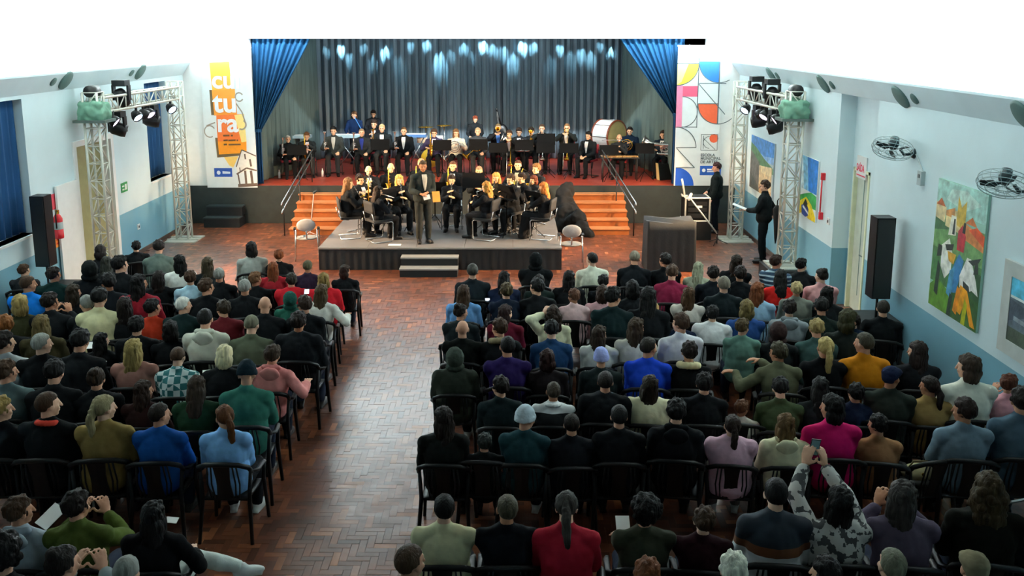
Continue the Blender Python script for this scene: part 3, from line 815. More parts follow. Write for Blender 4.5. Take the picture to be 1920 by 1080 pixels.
# ---- column speakers
def column_speaker(x, y, z0, z1, w, rz, label, post_to):
    e_ = empty('column_speaker', (x, y, post_to), rz); tag(e_, label, 'speaker')
    MB().box2((-w / 2, -0.13, z0 - post_to), (w / 2, 0.13, z1 - post_to)).build('cabinet', 'black_plastic', e_)
    MB().box2((-w / 2 + 0.015, -0.142, z0 - post_to + 0.02), (w / 2 - 0.015, -0.13, z1 - post_to - 0.02)).build('grille', 'black_metal', e_)
    MB().tube([(0, 0, 0), (0, 0, z0 - post_to)], 0.02).build('pole', 'black_metal', e_, True)
    return e_
sl = at_x(88, 500, -7.95); ytop = at_y(80, 366, sl.y).z; zbot = at_y(90, 497, sl.y).z
column_speaker(-7.95, sl.y, zbot, ytop, 0.24, 0.0, 'tall black column speaker in front of the left wall by the extinguisher', 0.52)
sb = empty('subwoofer', (-7.7, sl.y + 0.15, 0)); tag(sb, 'low black subwoofer cabinet under the left column speaker', 'subwoofer')
MB().box2((-0.35, -0.35, 0), (0.55, 0.35, 0.52)).build('cabinet', 'black_plastic', sb); MB().box2((-0.32, -0.36, 0.04), (0.52, -0.35, 0.48)).build('grille', 'black_metal', sb)
p = at_x(1645, 556, 5.40); Yr = p.y
column_speaker(5.40, Yr, p.z, at_y(1646, 406, Yr).z, 0.27, 0.0, 'tall black column speaker beside the right door', 0.66)
sb = empty('subwoofer', (5.38, Yr, 0)); tag(sb, 'large black subwoofer box under the right column speaker', 'subwoofer')
MB().box2((-0.3, -0.3, 0), (0.3, 0.36, 0.66)).build('cabinet', 'black_plastic', sb); MB().box2((-0.27, -0.31, 0.04), (0.27, -0.30, 0.62)).build('grille', 'black_metal', sb)
# ---- wall fans
def wall_fan(px, py, label, rz):
    b = at_x(px, py, XR)
    e_ = empty('wall_fan', b); tag(e_, label, 'fan', 'wall fans on the right wall')
    dk = plain('fan_dark', '1d3238', 0.4).name
    MB().lathe([(0.001, -0.03), (0.06, -0.03), (0.075, 0.0), (0.001, 0.0)], axis='x', n=16, c=(0, 0, 0)).build('wall_plate', dk, e_, True)
    MB().tube([(-0.02, 0, 0), (-0.14, 0, -0.02), (-0.2, 0.0, 0.06)], 0.022).build('arm', dk, e_, True)
    hd = empty('head', (-0.3, 0.02, 0.09)); hd.parent = e_; hd.rotation_mode = 'QUATERNION'
    hd.rotation_quaternion = Vector((-0.35, -0.45, -0.82)).normalized().to_track_quat('Z', 'Y')
    MB().lathe([(0.001, -0.16), (0.06, -0.15), (0.075, -0.05), (0.05, 0.02), (0.001, 0.02)], n=16).build('motor', dk, hd, True)
    for k in range(3):
        a = math.radians(120 * k + 20 + rz)
        V = [(0.03 * math.cos(a - 0.5), 0.03 * math.sin(a - 0.5), 0.03), (0.12 * math.cos(a - 0.45), 0.12 * math.sin(a - 0.45), 0.02), (0.25 * math.cos(a - 0.1), 0.25 * math.sin(a - 0.1), 0.02),
             (0.24 * math.cos(a + 0.18), 0.24 * math.sin(a + 0.18), 0.045), (0.1 * math.cos(a + 0.3), 0.1 * math.sin(a + 0.3), 0.06)]
        o = MB().add(V, [(0, 1, 2, 3, 4)]).build('blade', dk, hd); o.modifiers.new('t', 'SOLIDIFY').thickness = 0.006
    wire = plain('fan_wire', 'a9c2c6', 0.4).name
    for rr, zz in ((0.28, 0.03), (0.26, 0.075), (0.27, -0.02), (0.18, 0.09), (0.08, 0.095)):
        pts = [(rr * math.cos(t * math.pi / 14), rr * math.sin(t * math.pi / 14), zz) for t in range(29)]
        MB().tube(pts, 0.005, 5).build('guard_ring', wire, hd, True)
    for k in range(16):
        a = 2 * math.pi * k / 16
        c, s = math.cos(a), math.sin(a)
        MB().tube([(0.05 * c, 0.05 * s, -0.08), (0.27 * c, 0.27 * s, -0.02), (0.28 * c, 0.28 * s, 0.03), (0.26 * c, 0.26 * s, 0.075), (0.04 * c, 0.04 * s, 0.095)], 0.0028, 4).build('guard_wire', wire, hd, True)
wall_fan(1714, 288, 'dark wall fan with wire guard above the large rider painting', 0)
wall_fan(1935, 357, 'dark wall fan with wire guard cut by the right picture edge', 40)
b = at_x(1731, 334, XR); o = empty('switch_box', b); tag(o, 'small grey switch box on the right wall below the fan', 'switch box')
MB().box((-0.03, 0, 0), (0.06, 0.12, 0.2)).build('box', plain('grey_box', 'b6c6c8', 0.5).name, o); MB().box((-0.065, 0, 0.03), (0.01, 0.05, 0.05)).build('knob', 'soft_ink', o)
MB().tube([(-0.015, 0, 0.1), (-0.015, 0.25, 0.3)], 0.008).build('cable', 'grey_box', o)
# ---- paintings on the right wall (print coordinates 0..1, u runs towards the hall's near end)
def picture(name, Yfar, Ynear, z0, z1, polys, label, frame=None, mat='brushwork', cat='painting', bg='9ccbbb'):
    e_ = empty(name, (XR, (Yfar + Ynear) / 2, z0)); tag(e_, label, cat)
    w, hh = Yfar - Ynear, z1 - z0
    MB().box2((-0.035, -w / 2, 0), (-0.004, w / 2, hh)).build('canvas', plain('canvas_' + bg, bg, 0.6).name, e_)
    if frame:
        fm, fw = frame; f = MB()
        f.box2((-0.045, -w / 2 - fw, -fw), (-0.002, -w / 2, hh + fw)); f.box2((-0.045, w / 2, -fw), (-0.002, w / 2 + fw, hh + fw))
        f.box2((-0.045, -w / 2, -fw), (-0.002, w / 2, 0)); f.box2((-0.045, -w / 2, hh), (-0.002, w / 2, hh + fw)); f.build('frame', fm, e_)
    print_mesh('painted_scene', e_, polys, lambda u, v, z: (-0.035 - z, w / 2 - u * w, v * hh), mat)
    return e_
R_ = lambda u0, v0, u1, v1: [(u0, v0), (u1, v0), (u1, v1), (u0, v1)]
P = [('a9d6cc', R_(0, .78, 1, 1)), ('c9e6dc', [(.2, .86), (.6, .82), (.9, .9), (.6, .97), (.3, .95)]), ('6f9c62', R_(0, .45, 1, .72)), ('3f6b45', [(0, .6), (.3, .64), (.3, .7), (0, .72)]), ('4a7a48', R_(0, .2, 1, .47)), ('2e5632', R_(.55, .22, 1, .42)), ('5c8a2e', [(0, 0), (.5, 0), (.4, .18), (.15, .24), (0, .16)]), ('35602c', R_(.45, 0, 1, .22)),
     ('e6d2a2', [(0, .7), (.2, .68), (.22, .8), (0, .82)]), ('c9693a', [(0, .8), (.1, .86), (.2, .8)]), ('e8d49c', [(.22, .66), (.62, .64), (.62, .82), (.22, .78)]), ('cf8f52', [(.22, .78), (.4, .82), (.4, .74), (.22, .74)]), ('d8b64f', [(.45, .7), (.62, .68), (.62, .9), (.53, .84), (.45, .92)]), ('cf7440', [(.62, .74), (.75, .8), (.85, .74)]), ('d98a50', [(.62, .62), (1, .58), (1, .68), (.62, .74)]), ('d9552e', [(.7, .7), (1, .62), (1, .7), (.85, .74)]),
     ('f1f2e8', [(.18, .5), (.34, .58), (.42, .48), (.42, .34), (.3, .26), (.2, .34)]), ('22302e', [(.1, .4), (.2, .42), (.2, .5), (.12, .5)]), ('f3efe0', [(.3, .6), (.46, .62), (.44, .76), (.34, .76)]), ('1e2a2a', [(.38, .62), (.43, .62), (.43, .74), (.4, .74)]), ('22302e', [(.26, .52), (.44, .55), (.42, .5), (.3, .48)]), ('e0a63e', [(.32, .48), (.5, .48), (.46, .4), (.36, .41)]),
     ('b7303c', [(.5, .52), (.64, .52), (.66, .64), (.58, .72), (.5, .66)]), ('1e2a2a', [(.58, .66), (.64, .66), (.64, .74), (.6, .74)]), ('3a7fb4', [(.42, .18), (.56, .2), (.66, .46), (.56, .5), (.44, .36)]), ('4e94b8', [(.36, .16), (.46, .14), (.5, .4), (.4, .34)]),
     ('f4f4ee', [(.6, .34), (.72, .5), (.8, .5), (.92, .36), (.98, .26), (.86, .28), (.74, .24), (.62, .26)]), ('1d2b28', [(.74, .48), (.98, .54), (.94, .5), (.84, .46)]), ('1d2b28', [(.86, .4), (.95, .42), (.93, .5), (.88, .48)]), ('1d2b28', [(.7, .22), (.82, .26), (.8, .3), (.68, .32)]),
     ('f0a024', [(.56, .08), (.64, .28), (.78, .26), (.94, .06), (.98, .02), (.88, .02), (.76, .18), (.68, .06)]), ('e48a1e', [(.52, .06), (.6, .04), (.66, .24), (.58, .26)]), ('b4b820', [(.7, -0.0), (.78, 0), (.8, .16), (.74, .2)]), ('22342a', [(.1, .12), (.18, .1), (.2, .34), (.14, .38)]), ('22342a', [(.4, 0), (.48, 0), (.5, .16), (.44, .18)])]
P = [(c, [(min(1, max(0, u)), min(1, max(0, v))) for u, v in q]) for c, q in P]
picture('painting', 11.88, 10.60, 1.20, 2.92, P, 'large colourful painting of riders on white horses on the right wall', mat='brushwork')
P = [('4f8fd0', R_(0, .62, 1, 1)), ('8fb8e0', [(0, .8), (.6, .7), (1, .75), (1, .62), (0, .62)]), ('5f8a62', [(0, .86), (.25, .8), (.6, .66), (1, .55), (1, .45), (0, .45)]), ('76736c', [(0, .1), (0, .72), (.4, .55), (.55, .3), (.6, 0), (0, 0)]), ('5d5f58', [(0, 0), (0, .3), (.4, .1), (.45, 0)]), ('d9bf93', [(.42, .1), (.42, .5), (.95, .56), (.95, .1)]), ('e6d2a8', [(.5, .38), (.5, .5), (.9, .56), (.92, .4)]), ('c89f6a', [(.45, 0), (.95, 0), (.95, .12), (.42, .16)])]
picture('painting', 21.35, 19.45, 1.22, 2.46, P, 'landscape painting with grey slope and beige house behind the announcer', bg='b8c4c8')
P = [('2d7fd0', R_(0, .45, 1, 1)), ('8fd0ee', [(0, .45), (.55, .45), (.4, 1), (0, 1)]), ('d8eef4', [(0, .45), (.3, .45), (.15, .95), (0, .9)]), ('2f9c4a', [(0, .2), (0, .3), (.35, .38), (.7, .45), (1, .42), (1, .2)]), ('f0d21e', [(0, .05), (.1, .22), (.45, .34), (.75, .25), (1, .08), (1, 0), (.6, 0), (.4, .08), (.1, 0)]), ('1f3f8c', [(.25, .02), (.2, .16), (.45, .24), (.62, .16), (.6, .04), (.45, 0)]), ('f3f6f8', [(.28, .14), (.62, .06), (.62, .1), (.3, .18)]), ('1e2a2a', [(.3, .2), (.5, .16), (.55, .24), (.42, .3)])]
picture('painting', 17.65, 16.60, 1.32, 2.48, P, 'blue painting with a green and yellow flag beside the right truss', bg='e8efef')
P = [('57c0e0', R_(0, .72, 1, 1)), ('e9f2f4', [(.3, .66), (1, .6), (1, .76), (.5, .74)]), ('5a6672', R_(0, .2, 1, .68)), ('3e4a56', [(0, .3), (.4, .5), (.6, .66), (.35, .6), (0, .66)]), ('8a949c', [(.1, .35), (.9, .3), (.9, .36), (.1, .42)]), ('3e4a3a', R_(0, 0, 1, .22)), ('6a7480', [(.4, .45), (.8, .42), (.8, .6), (.5, .62)])]
picture('painting', 9.93, 8.95, 1.36, 2.1, P, 'white-framed city view cut by the right picture edge', frame=(plain('pale_frame', 'c3c9c6', 0.5).name, 0.17), bg='e9f2ef')
# red vertical bar handle by the flag painting
o = empty('red_bar_handle', (XR - 0.05, 16.32, 1.45)); tag(o, 'red vertical bar handle on the right wall beside the flag painting', 'bar handle')
MB().tube([(0, 0, 0), (0, 0, 0.85)], 0.014).build('bar', 'red_paint', o, True)
for z in (0.06, 0.79): MB().box((0.02, 0, z), (0.07, 0.07, 0.13)).build('bracket', 'red_paint', o)
# exit sign right
b = at_x(1616, 314, XR + 0.265); o = empty('exit_sign', b); tag(o, 'white sign with red word over the right door', 'sign')
MB().box((0, 0, 0), (0.02, 0.42, 0.38)).build('plate', 'white_plastic', o)
plain('sign_red', 'dc3c58', 0.6)
text_mesh('lettering', 'SAÍDA', 0.17, 'sign_red', o, (-0.0125, 0.2, -0.07), (math.pi / 2, 0, -math.pi / 2), bold=0.004, sx=0.72)
MB().box((-0.012, 0, -0.14), (0.003, 0.38, 0.02)).build('underline', 'sign_red', o)
# green exit sign left
b = at_x(233, 351, XL + 0.01); o = empty('exit_sign', b); tag(o, 'small green exit sign on the left wall beside the far window', 'sign')
MB().box((0, 0, 0), (0.015, 0.3, 0.2)).build('plate', plain('exit_green', '2f8f4e', 0.5).name, o)
MB().box((0.009, 0.06, 0.0), (0.003, 0.09, 0.12)).box((0.009, -0.07, 0.03), (0.003, 0.1, 0.03)).box((0.009, -0.07, -0.04), (0.003, 0.1, 0.03)).build('pictogram', 'white_plastic', o)
# notice, extinguisher, plates by the left speaker
b = at_x(133, 396, XL + 0.006); o = MB().box(b, (0.008, 0.35, 0.42)).build('notice_sheet', plain('pale_sheet', 'dfe6ea', 0.7).name); tag(o, 'pale notice sheet on the left wall beside the near truss post', 'notice')
b = at_x(109, 420, XL + 0.12); e_ = empty('fire_extinguisher', (b.x, b.y, b.z - 0.26)); tag(e_, 'red fire extinguisher with grey band hanging on the left wall', 'fire extinguisher')
MB().lathe([(0.001, 0), (0.075, 0.0), (0.08, 0.02), (0.08, 0.17), (0.08, 0.17)], n=18).lathe([(0.08, 0.3), (0.08, 0.36), (0.05, 0.42), (0.02, 0.45), (0.001, 0.45)], n=18).build('cylinder', 'red_paint', e_, True)
MB().lathe([(0.0805, 0.17), (0.0805, 0.3)], n=18).build('label_band', 'grey_box', e_, True)
MB().box((0, 0, 0.48), (0.05, 0.05, 0.07)).build('valve', 'brass', e_); MB().tube([(0, -0.03, 0.5), (0.03, -0.12, 0.45), (0.03, -0.12, 0.2)], 0.012).build('hose', 'black_plastic', e_, True)
MB().box((-0.09, 0, 0.35), (0.06, 0.08, 0.05)).build('wall_bracket', 'black_metal', e_)
b = at_x(101, 378, XL + 0.006); o = MB().box(b, (0.006, 0.14, 0.28)).build('fire_sign', plain('fire_sign_red', 'e05060', 0.5).name); tag(o, 'small red fire sign above the extinguisher', 'sign')
b = at_x(108, 449, XL + 0.006); e_ = empty('instruction_plate', b); tag(e_, 'orange instruction plate under the extinguisher', 'sign')
MB().box((0, 0, 0), (0.006, 0.17, 0.28)).build('plate', plain('orange_plate', 'f0913a', 0.5).name, e_)
for k in range(3): MB().box((0.004, 0, 0.07 - 0.07 * k), (0.002, 0.12, 0.025)).build('text_line', 'red_paint', e_)
for px, py, X, nm in ((1553, 415, XR - 0.012, 'right wall beside the red bar handle'), (260, 425, XL + 0.012, 'left blue dado under the far window')):
    b = at_x(px, py, X); e_ = empty('wall_socket', b); tag(e_, 'small wall socket on the ' + nm, 'socket')
    MB().box((0, 0, 0), (0.02, 0.12, 0.12)).build('plate', 'white_plastic', e_); MB().box((0.011 if X < 0 else -0.011, 0, 0), (0.004, 0.05, 0.05)).build('outlet', 'black_plastic', e_)
# ================================================================ PEOPLE: posed bodies grown as one surface, clothes as parts
def ik(a, c, l1, l2, hint):
    a, c = Vector(a), Vector(c); d = c - a; L = min(d.length, (l1 + l2) * 0.995)
    c = a + d.normalized() * L; t = d.normalized()
    x = (l1 * l1 - l2 * l2 + L * L) / (2 * L); hgt = math.sqrt(max(1e-6, l1 * l1 - x * x))
    hv = Vector(hint); hv = (hv - t * hv.dot(t)).normalized()
    return a + t * x + hv * hgt, c
def joints(stand=False, lean=0.0, side=0.0, head=(0, 0, 0), wl=(-.09, .30, .63), wr=(.09, .28, .62), hl=None, hr=None, legs=None):
    J = {}
    zp = 0.95 if stand else 0.535
    R = Euler((-lean, side, 0)).to_matrix()
    pel = Vector((0, 0, zp)); up = R @ Vector((0, 0, 1)); rt = R @ Vector((1, 0, 0))
    J['pel'], J['R'] = pel, R
    J['chest'] = pel + up * 0.30; J['shc'] = pel + up * 0.44; J['neck'] = pel + up * 0.50 + R @ Vector((0, 0.0, 0))
    J['sl'] = J['shc'] - rt * 0.183 - up * .018; J['sr'] = J['shc'] + rt * 0.183 - up * .015
    J['head'] = pel + up * 0.655 + R @ Vector((0, 0.025, 0))
    J['HR'] = Euler((-lean * 0.5 + head[1], head[2], head[0]), 'XYZ').to_matrix()
    J['el'], J['wl'] = ik(J['sl'], wl, .28, .25, (-.6, -.45, -.55)); J['er'], J['wr'] = ik(J['sr'], wr, .28, .25, (.6, -.45, -.55))
    J['hl'] = Vector(hl) if hl else (J['wl'] - J['el']).normalized(); J['hr'] = Vector(hr) if hr else (J['wr'] - J['er']).normalized()
    for s, k in ((-1, 'l'), (1, 'r')):
        if stand:
            J['hip' + k] = pel + Vector((s * .09, 0, -.06)); J['kn' + k] = Vector((s * .095, .02, .50)); J['an' + k] = Vector((s * .10, -.02, .09)); J['to' + k] = Vector((s * .13, .15, .04))
        else:
            J['hip' + k] = pel + Vector((s * .095, 0.02, -.01)); J['kn' + k] = Vector((s * .13, .44, .515)); J['an' + k] = Vector((s * .12, .40, .09)); J['to' + k] = Vector((s * .15, .57, .04))
    if legs:
        for k, v in legs.items(): J[k] = Vector(v)
    return J
def add_head(mb, J):
    c, R = J['head'], J['HR']
    def E(p, r): mb.ell(c + R @ Vector(p) * .95, tuple(q * .95 for q in r), R, 14, 10)
    E((0, -.012, .025), (.075, .094, .093)); E((0, .026, -.045), (.057, .06, .072)); E((0, .058, -.096), (.026, .022, .02))
    mb.capsule(c + R @ Vector((0, .084, .012)), .010, c + R @ Vector((0, .104, -.030)), .0145, 8)
    E((0, .074, .026), (.052, .016, .012)); E((0, .080, -.066), (.025, .012, .010))
    for s in (-1, 1):
        E((s * .078, -.008, -.008), (.012, .024, .033)); E((s * .038, .060, -.035), (.022, .02, .022))
def add_hand(mb, w, f, inner):
    f = f.normalized(); n = Vector((0, 0, 1)); lat = f.cross(n)
    if lat.length < 0.1: lat = Vector((1, 0, 0))
    lat.normalize()
    if lat.dot(inner) < 0: lat = -lat            # lat points to the thumb side
    n = lat.cross(f).normalized()
    if n.z < 0: n = -n
    M = Matrix((lat, f, n)).transposed()
    mb.ell(w + f * .045, (.042, .055, .020), M, 10, 7)
    for k, (o, L) in enumerate(((.036, .072), (.012, .082), (-.012, .076), (-.036, .060))):
        p0 = w + f * .082 + lat * o; d1 = (f + lat * (o * 4) - n * .25).normalized(); p1 = p0 + d1 * L * .55; d2 = (f - n * 1.0).normalized()
        mb.capsule(p0 - d1 * .02, .0105, p1, .0098, 7); mb.capsule(p1, .0098, p1 + d2 * L * .45, .0088, 7)
    t0 = w + f * .025 + lat * .03; t1 = t0 + (f * .5 + lat * .75 - n * .3).normalized() * .045
    mb.capsule(t0, .0135, t1, .0115, 7); mb.capsule(t1, .0115, t1 + (f * .9 + lat * .2 - n * .3).normalized() * .032, .0095, 7)
def torso(mb, J, g):
    R = J['R']; p, c = J['pel'], J['chest']
    up = R @ Vector((0, 0, 1)); w = .014 if g else 0
    mb.ell(p + Vector((0, 0, .02)), (.160 + g + w, .118 + g, .125 + g), None, 16, 10)
    mb.ell(p + up * .16, (.138 + g + w * 1.6, .100 + g + w, .15 + g), R, 16, 10)
    mb.ell(p + up * .31, (.160 + g + w * .6, .110 + g, .165 + g), R, 16, 10)
    mb.capsule(J['sl'], .050 + g * .7, J['sr'], .050 + g * .7, 12)
    for k in ('sl', 'sr'):
        mb.capsule(J['shc'] + up * .05, .046 + g * .5, J[k] - up * .005, .046 + g * .6, 12)
def body_mesh(J, nm):
    mb = MB(); torso(mb, J, 0)
    up = J['R'] @ Vector((0, 0, 1))
    mb.capsule(J['shc'] + up * .02, .056, J['head'] + J['HR'] @ Vector((0, -.02, -.05)), .052, 12)
    add_head(mb, J)
    for k, s in (('l', -1), ('r', 1)):
        mb.capsule(J['s' + k], .05, J['e' + k], .038, 10); mb.capsule(J['e' + k], .038, J['w' + k], .027, 10)
        add_hand(mb, J['w' + k], J['h' + k], Vector((-s, 0, 0.3)))
        mb.capsule(J['hip' + k], .078, J['kn' + k], .052, 10); mb.capsule(J['kn' + k], .052, J['an' + k], .036, 10); mb.capsule(J['an' + k], .034, J['an' + k] + (J['to' + k] - J['an' + k]) * .72 - Vector((0, 0, .012)), .02, 8)
    return remesh(mb, .0095, 1, 'body_' + nm, 'skin')
def top_mesh(J, nm, puff=0.0):
    mb = MB(); torso(mb, J, .036 + puff)
    up = J['R'] @ Vector((0, 0, 1))
    mb.capsule(J['shc'] + up * .03, .075, J['shc'] + up * .075, .066, 14)
    mb.ell(J['pel'] + Vector((0, 0, -.01)), (.20 + puff, .16 + puff, .09), None, 16, 8)
    for k in 'lr':
        mb.capsule(J['s' + k] - up * .01, .066 + puff, J['e' + k], .058 + puff, 12)
        d = (J['w' + k] - J['e' + k]); mb.capsule(J['e' + k], .058 + puff, J['e' + k] + d * .86, .045 + puff * .6, 12)
    return remesh(mb, .014, 3, 'top_' + nm, 'cloth', ((9, 7, .011), (22, 14, .006)))
def trouser_mesh(J, nm):
    mb = MB()
    mb.ell(J['pel'] + Vector((0, 0, .0)), (.176, .14, .12), None, 16, 10)
    for k in 'lr':
        mb.capsule(J['hip' + k], .096, J['kn' + k], .070, 12)
        d = J['an' + k] - J['kn' + k]; mb.capsule(J['kn' + k], .070, J['kn' + k] + d * .93, .056, 12)
    return remesh(mb, .016, 3, 'trousers_' + nm, 'cloth', ((10, 8, .010), (25, 16, .005)))
def shoe_mesh():
    mb = MB()
    mb.ell((0, .065, .04), (.048, .145, .044), None, 14, 8); mb.ell((0, .005, .07), (.048, .062, .055), None, 14, 8)
    mb.box((0, .06, .008), (.075, .25, .018))
    return remesh(mb, .011, 2, 'shoe', 'leather')
SHOE = shoe_mesh()
POSES = {
 'lap': dict(), 'fwd': dict(lean=.2, head=(0, -.25, 0), wl=(-.07, .40, .66), wr=(.07, .40, .66)),
 'left': dict(side=-.05, head=(.75, -.02, 0), wl=(-.12, .30, .62), wr=(.02, .30, .62)), 'right': dict(side=.05, head=(-.75, -.02, 0), wl=(-.02, .30, .62), wr=(.12, .30, .62)),
 'cross': dict(lean=-.06, head=(.2, .05, .06), wl=(.10, .20, .78), wr=(-.10, .22, .80)),
 'phone': dict(head=(.15, .18, 0), wl=(-.16, .33, 1.32), wr=(.0, .36, 1.30), hl=(.2, .2, 1), hr=(-.2, .2, 1)),
 'clap': dict(lean=.05, head=(-.5, 0, 0), wl=(-.09, .33, .97), wr=(.11, .33, .97), hl=(.35, .4, .8), hr=(-.35, .4, .8)),
 'wide': dict(side=.1, head=(-.3, 0, .1), wl=(-.1, .28, .63), wr=(.42, .12, .80)),
 'touch': dict(side=.03, head=(.1, -.1, 0), wl=(-.12, .02, 1.18), wr=(.1, .28, .63), hl=(.35, .2, .8)),
 'reach': dict(side=-.08, lean=.1, head=(.8, 0, 0), wl=(-.50, .22, .88), wr=(-.22, .38, .98), hl=(-1, .1, 0), hr=(-1, .2, 0)),
 'legup': dict(side=.05, head=(-.1, 0, 0), wl=(-.05, .28, .63), wr=(.26, .26, .72), legs={'knr': (.26, .34, .60), 'anr': (.62, .34, .50), 'tor': (.78, .36, .45), 'knl': (-.05, .43, .51), 'anl': (-.02, .44, .09), 'tol': (-.02, .6, .04)}),
 'rest': dict(head=(0, .02, 0), wl=(-.14, .32, .64), wr=(.20, .33, .74), hl=(.1, 1, -.2), hr=(-.3, .6, .3)),
 'play': dict(lean=.04, head=(0, -.12, 0), wl=(-.05, .29, .97), wr=(.05, .33, .84), hl=(.8, .5, 0), hr=(-.8, .5, 0)),
 'horn': dict(head=(.1, -.05, 0), wl=(-.12, .30, .92), wr=(.22, .22, .80), hl=(.7, .6, 0), hr=(-.6, .7, 0)),
 'brass': dict(head=(0, 0, 0), wl=(-.06, .30, 1.08), wr=(.07, .34, 1.07), hl=(.5, .8, 0), hr=(-.5, .8, 0)),
 's_clasp': dict(stand=True, head=(-.15, -.15, 0), wl=(-.03, .27, 1.10), wr=(.13, .27, 1.08), hl=(.8, .5, -.1), hr=(-.8, .5, -.1)),
 's_paper': dict(stand=True, head=(.1, -.05, 0), wl=(-.06, .34, 1.10), wr=(.10, -.16, .98), hl=(.4, .9, 0), hr=(-.5, -.6, -.6)),
 's_down': dict(stand=True, head=(.3, -.1, 0), wl=(-.25, .10, .86), wr=(.22, .22, .98)),
 's_perc': dict(stand=True, lean=.08, head=(0, -.2, 0), wl=(-.16, .36, 1.02), wr=(.18, .36, 1.04)),
}
PM = {}
for nm, kw in POSES.items():
    J = joints(**kw)
    PM[nm] = dict(J=J, body=body_mesh(J, nm), top=top_mesh(J, nm), trousers=trouser_mesh(J, nm))
for nm in ('lap', 'cross'): PM[nm]['puff'] = top_mesh(PM[nm]['J'], nm + '_puffy', .03)
# ---- hair and headwear, in head coordinates (face towards +Y)
def sstep(a, b, x):
    t = min(1, max(0, (x - a) / (b - a))); return t * t * (3 - 2 * t)
def cap_fn(front_z, nape_z, shrink=.70):
    """hair stands on the skull except over the face, below the ears and under the nape"""
    def f(p, q):
        face = sstep(.12, .42, p.y) * (1 - sstep(front_z - .12, front_z + .12, p.z))
        side = sstep(.35, .7, abs(p.x)) * sstep(-.45, -.1, p.y) * (1 - sstep(-.38, -.15, p.z))
        nape = 1 - sstep(nape_z - .12, nape_z + .08, p.z)
        k = max(face, side, nape)
        return q * (1 - (1 - shrink) * k)
    return f
rh = random.Random(5)
def lumps(mb, c, r, n, size):
    for _ in range(n):
        th, ph = math.acos(rh.uniform(-.9, 1)), rh.uniform(0, 2 * math.pi)
        d = Vector((math.sin(th) * math.cos(ph), math.sin(th) * math.sin(ph), math.cos(th)))
        if d.y > .45 and d.z < .4: continue
        mb.ell(Vector(c) + Vector((d.x * r[0], d.y * r[1], d.z * r[2])), (size,) * 3, None, 8, 6)
def H_short():
    mb = MB().ell((0, -.020, .030), (.088, .104, .104), None, 32, 26, cap_fn(.30, -.74)); lumps(mb, (0, -.02, .045), (.078, .09, .08), 30, .022); return mb
def H_crop(): return MB().ell((0, -.019, .026), (.0845, .102, .101), None, 32, 26, cap_fn(.34, -.68))
def H_ring():
    return MB().ell((0, -.022, .004), (.086, .100, .055), None, 26, 14, lambda p, q: q * .72 if (p.y > .15) else q)
def H_long():
    mb = H_short(); mb.ell((0, -.075, -.10), (.092, .050, .17), None, 16, 12); mb.ell((0, -.10, -.24), (.085, .036, .13), None, 16, 10)
    for s in (-1, 1): mb.ell((s * .072, -.02, -.09), (.026, .05, .12), None, 10, 8)
    return mb
def H_wide():
    mb = H_short(); mb.ell((0, -.06, -.06), (.118, .075, .15), None, 18, 12); lumps(mb, (0, -.06, -.07), (.105, .07, .15), 40, .028); mb.ell((0, -.09, -.2), (.11, .045, .12), None, 14, 10)
    return mb
def H_bob():
    mb = H_short(); mb.ell((0, -.045, -.055), (.100, .075, .105), None, 18, 12, lambda p, q: q * .8 if p.y > .5 else q)
    return mb
def H_pony():
    mb = H_crop(); mb.capsule((0, -.105, .03), .026, (0, -.15, -.06), .034, 10); mb.capsule((0, -.15, -.06), .034, (.012, -.145, -.27), .016, 10); return mb
def H_bun():
    mb = H_crop(); mb.ell((0, -.075, .105), (.042, .042, .040), None, 12, 8); lumps(mb, (0, -.075, .105), (.035, .035, .033), 10, .014); return mb
def H_afro():
    mb = MB().ell((0, -.03, .05), (.115, .12, .118), None, 24, 18, cap_fn(.18, -.72, .64)); lumps(mb, (0, -.03, .05), (.105, .11, .108), 60, .026); return mb
def H_beanie():
    mb = MB().ell((0, -.016, .036), (.092, .110, .118), None, 26, 20, lambda p, q: (q * .74 if p.z < -.12 else q))
    for z in (.005, .018, .031): mb.tube([(.090 * math.cos(a * .2618), -.014 + .106 * math.sin(a * .2618), z) for a in range(25)], .011, 8, False)
    return mb
def H_hood():
    mb = MB().ell((0, -.028, .020), (.112, .125, .135), None, 26, 20, lambda p, q: q * .66 if p.y > .45 else q)
    mb.ell((0, -.03, -.10), (.115, .10, .07), None, 18, 10); return mb
def H_cap():
    mb = H_crop(); mb.ell((0, -.005, .062), (.092, .112, .055), None, 20, 12); mb.ell((0, .105, .045), (.06, .05, .012), None, 12, 6); return mb
HAIR = {}
for nm, fn in dict(short=H_short, crop=H_crop, ring=H_ring, long=H_long, wide=H_wide, bob=H_bob, pony=H_pony, bun=H_bun, afro=H_afro, beanie=H_beanie, hood=H_hood, cap=H_cap).items():
    HAIR[nm] = remesh(fn(), .0085, 1, 'hair_' + nm, 'cloth' if nm in ('beanie', 'hood', 'cap') else 'hair', ((20, 20, .006), (60, 60, .003)) if nm in ('beanie', 'hood', 'cap') else ((28, 16, .010 if nm != 'crop' else .004), (80, 14, .008 if nm != 'crop' else .0035)))
HOODBACK = remesh(MB().ell((0, -.10, -.02), (.115, .04, .085), Euler((.35, 0, 0)).to_matrix(), 16, 10).capsule((-.085, -.03, .035), .028, (.085, -.03, .035), .028), .012, 2, 'hood', 'cloth', ((14, 14, .014),))
FUR = MB(); 
for k in range(14):
    a = 2 * math.pi * k / 14; FUR.ell((.10 * math.cos(a), -.03 + .085 * math.sin(a), .03 - .03 * math.sin(a)), (.045, .045, .042), None, 8, 6)
FUR = remesh(FUR, .012, 1, 'fur_collar', 'cloth')
EYE = MB().ell((0, 0, 0), (.012, .008, .007), None, 8, 6).mesh('eye', 'eye', True)
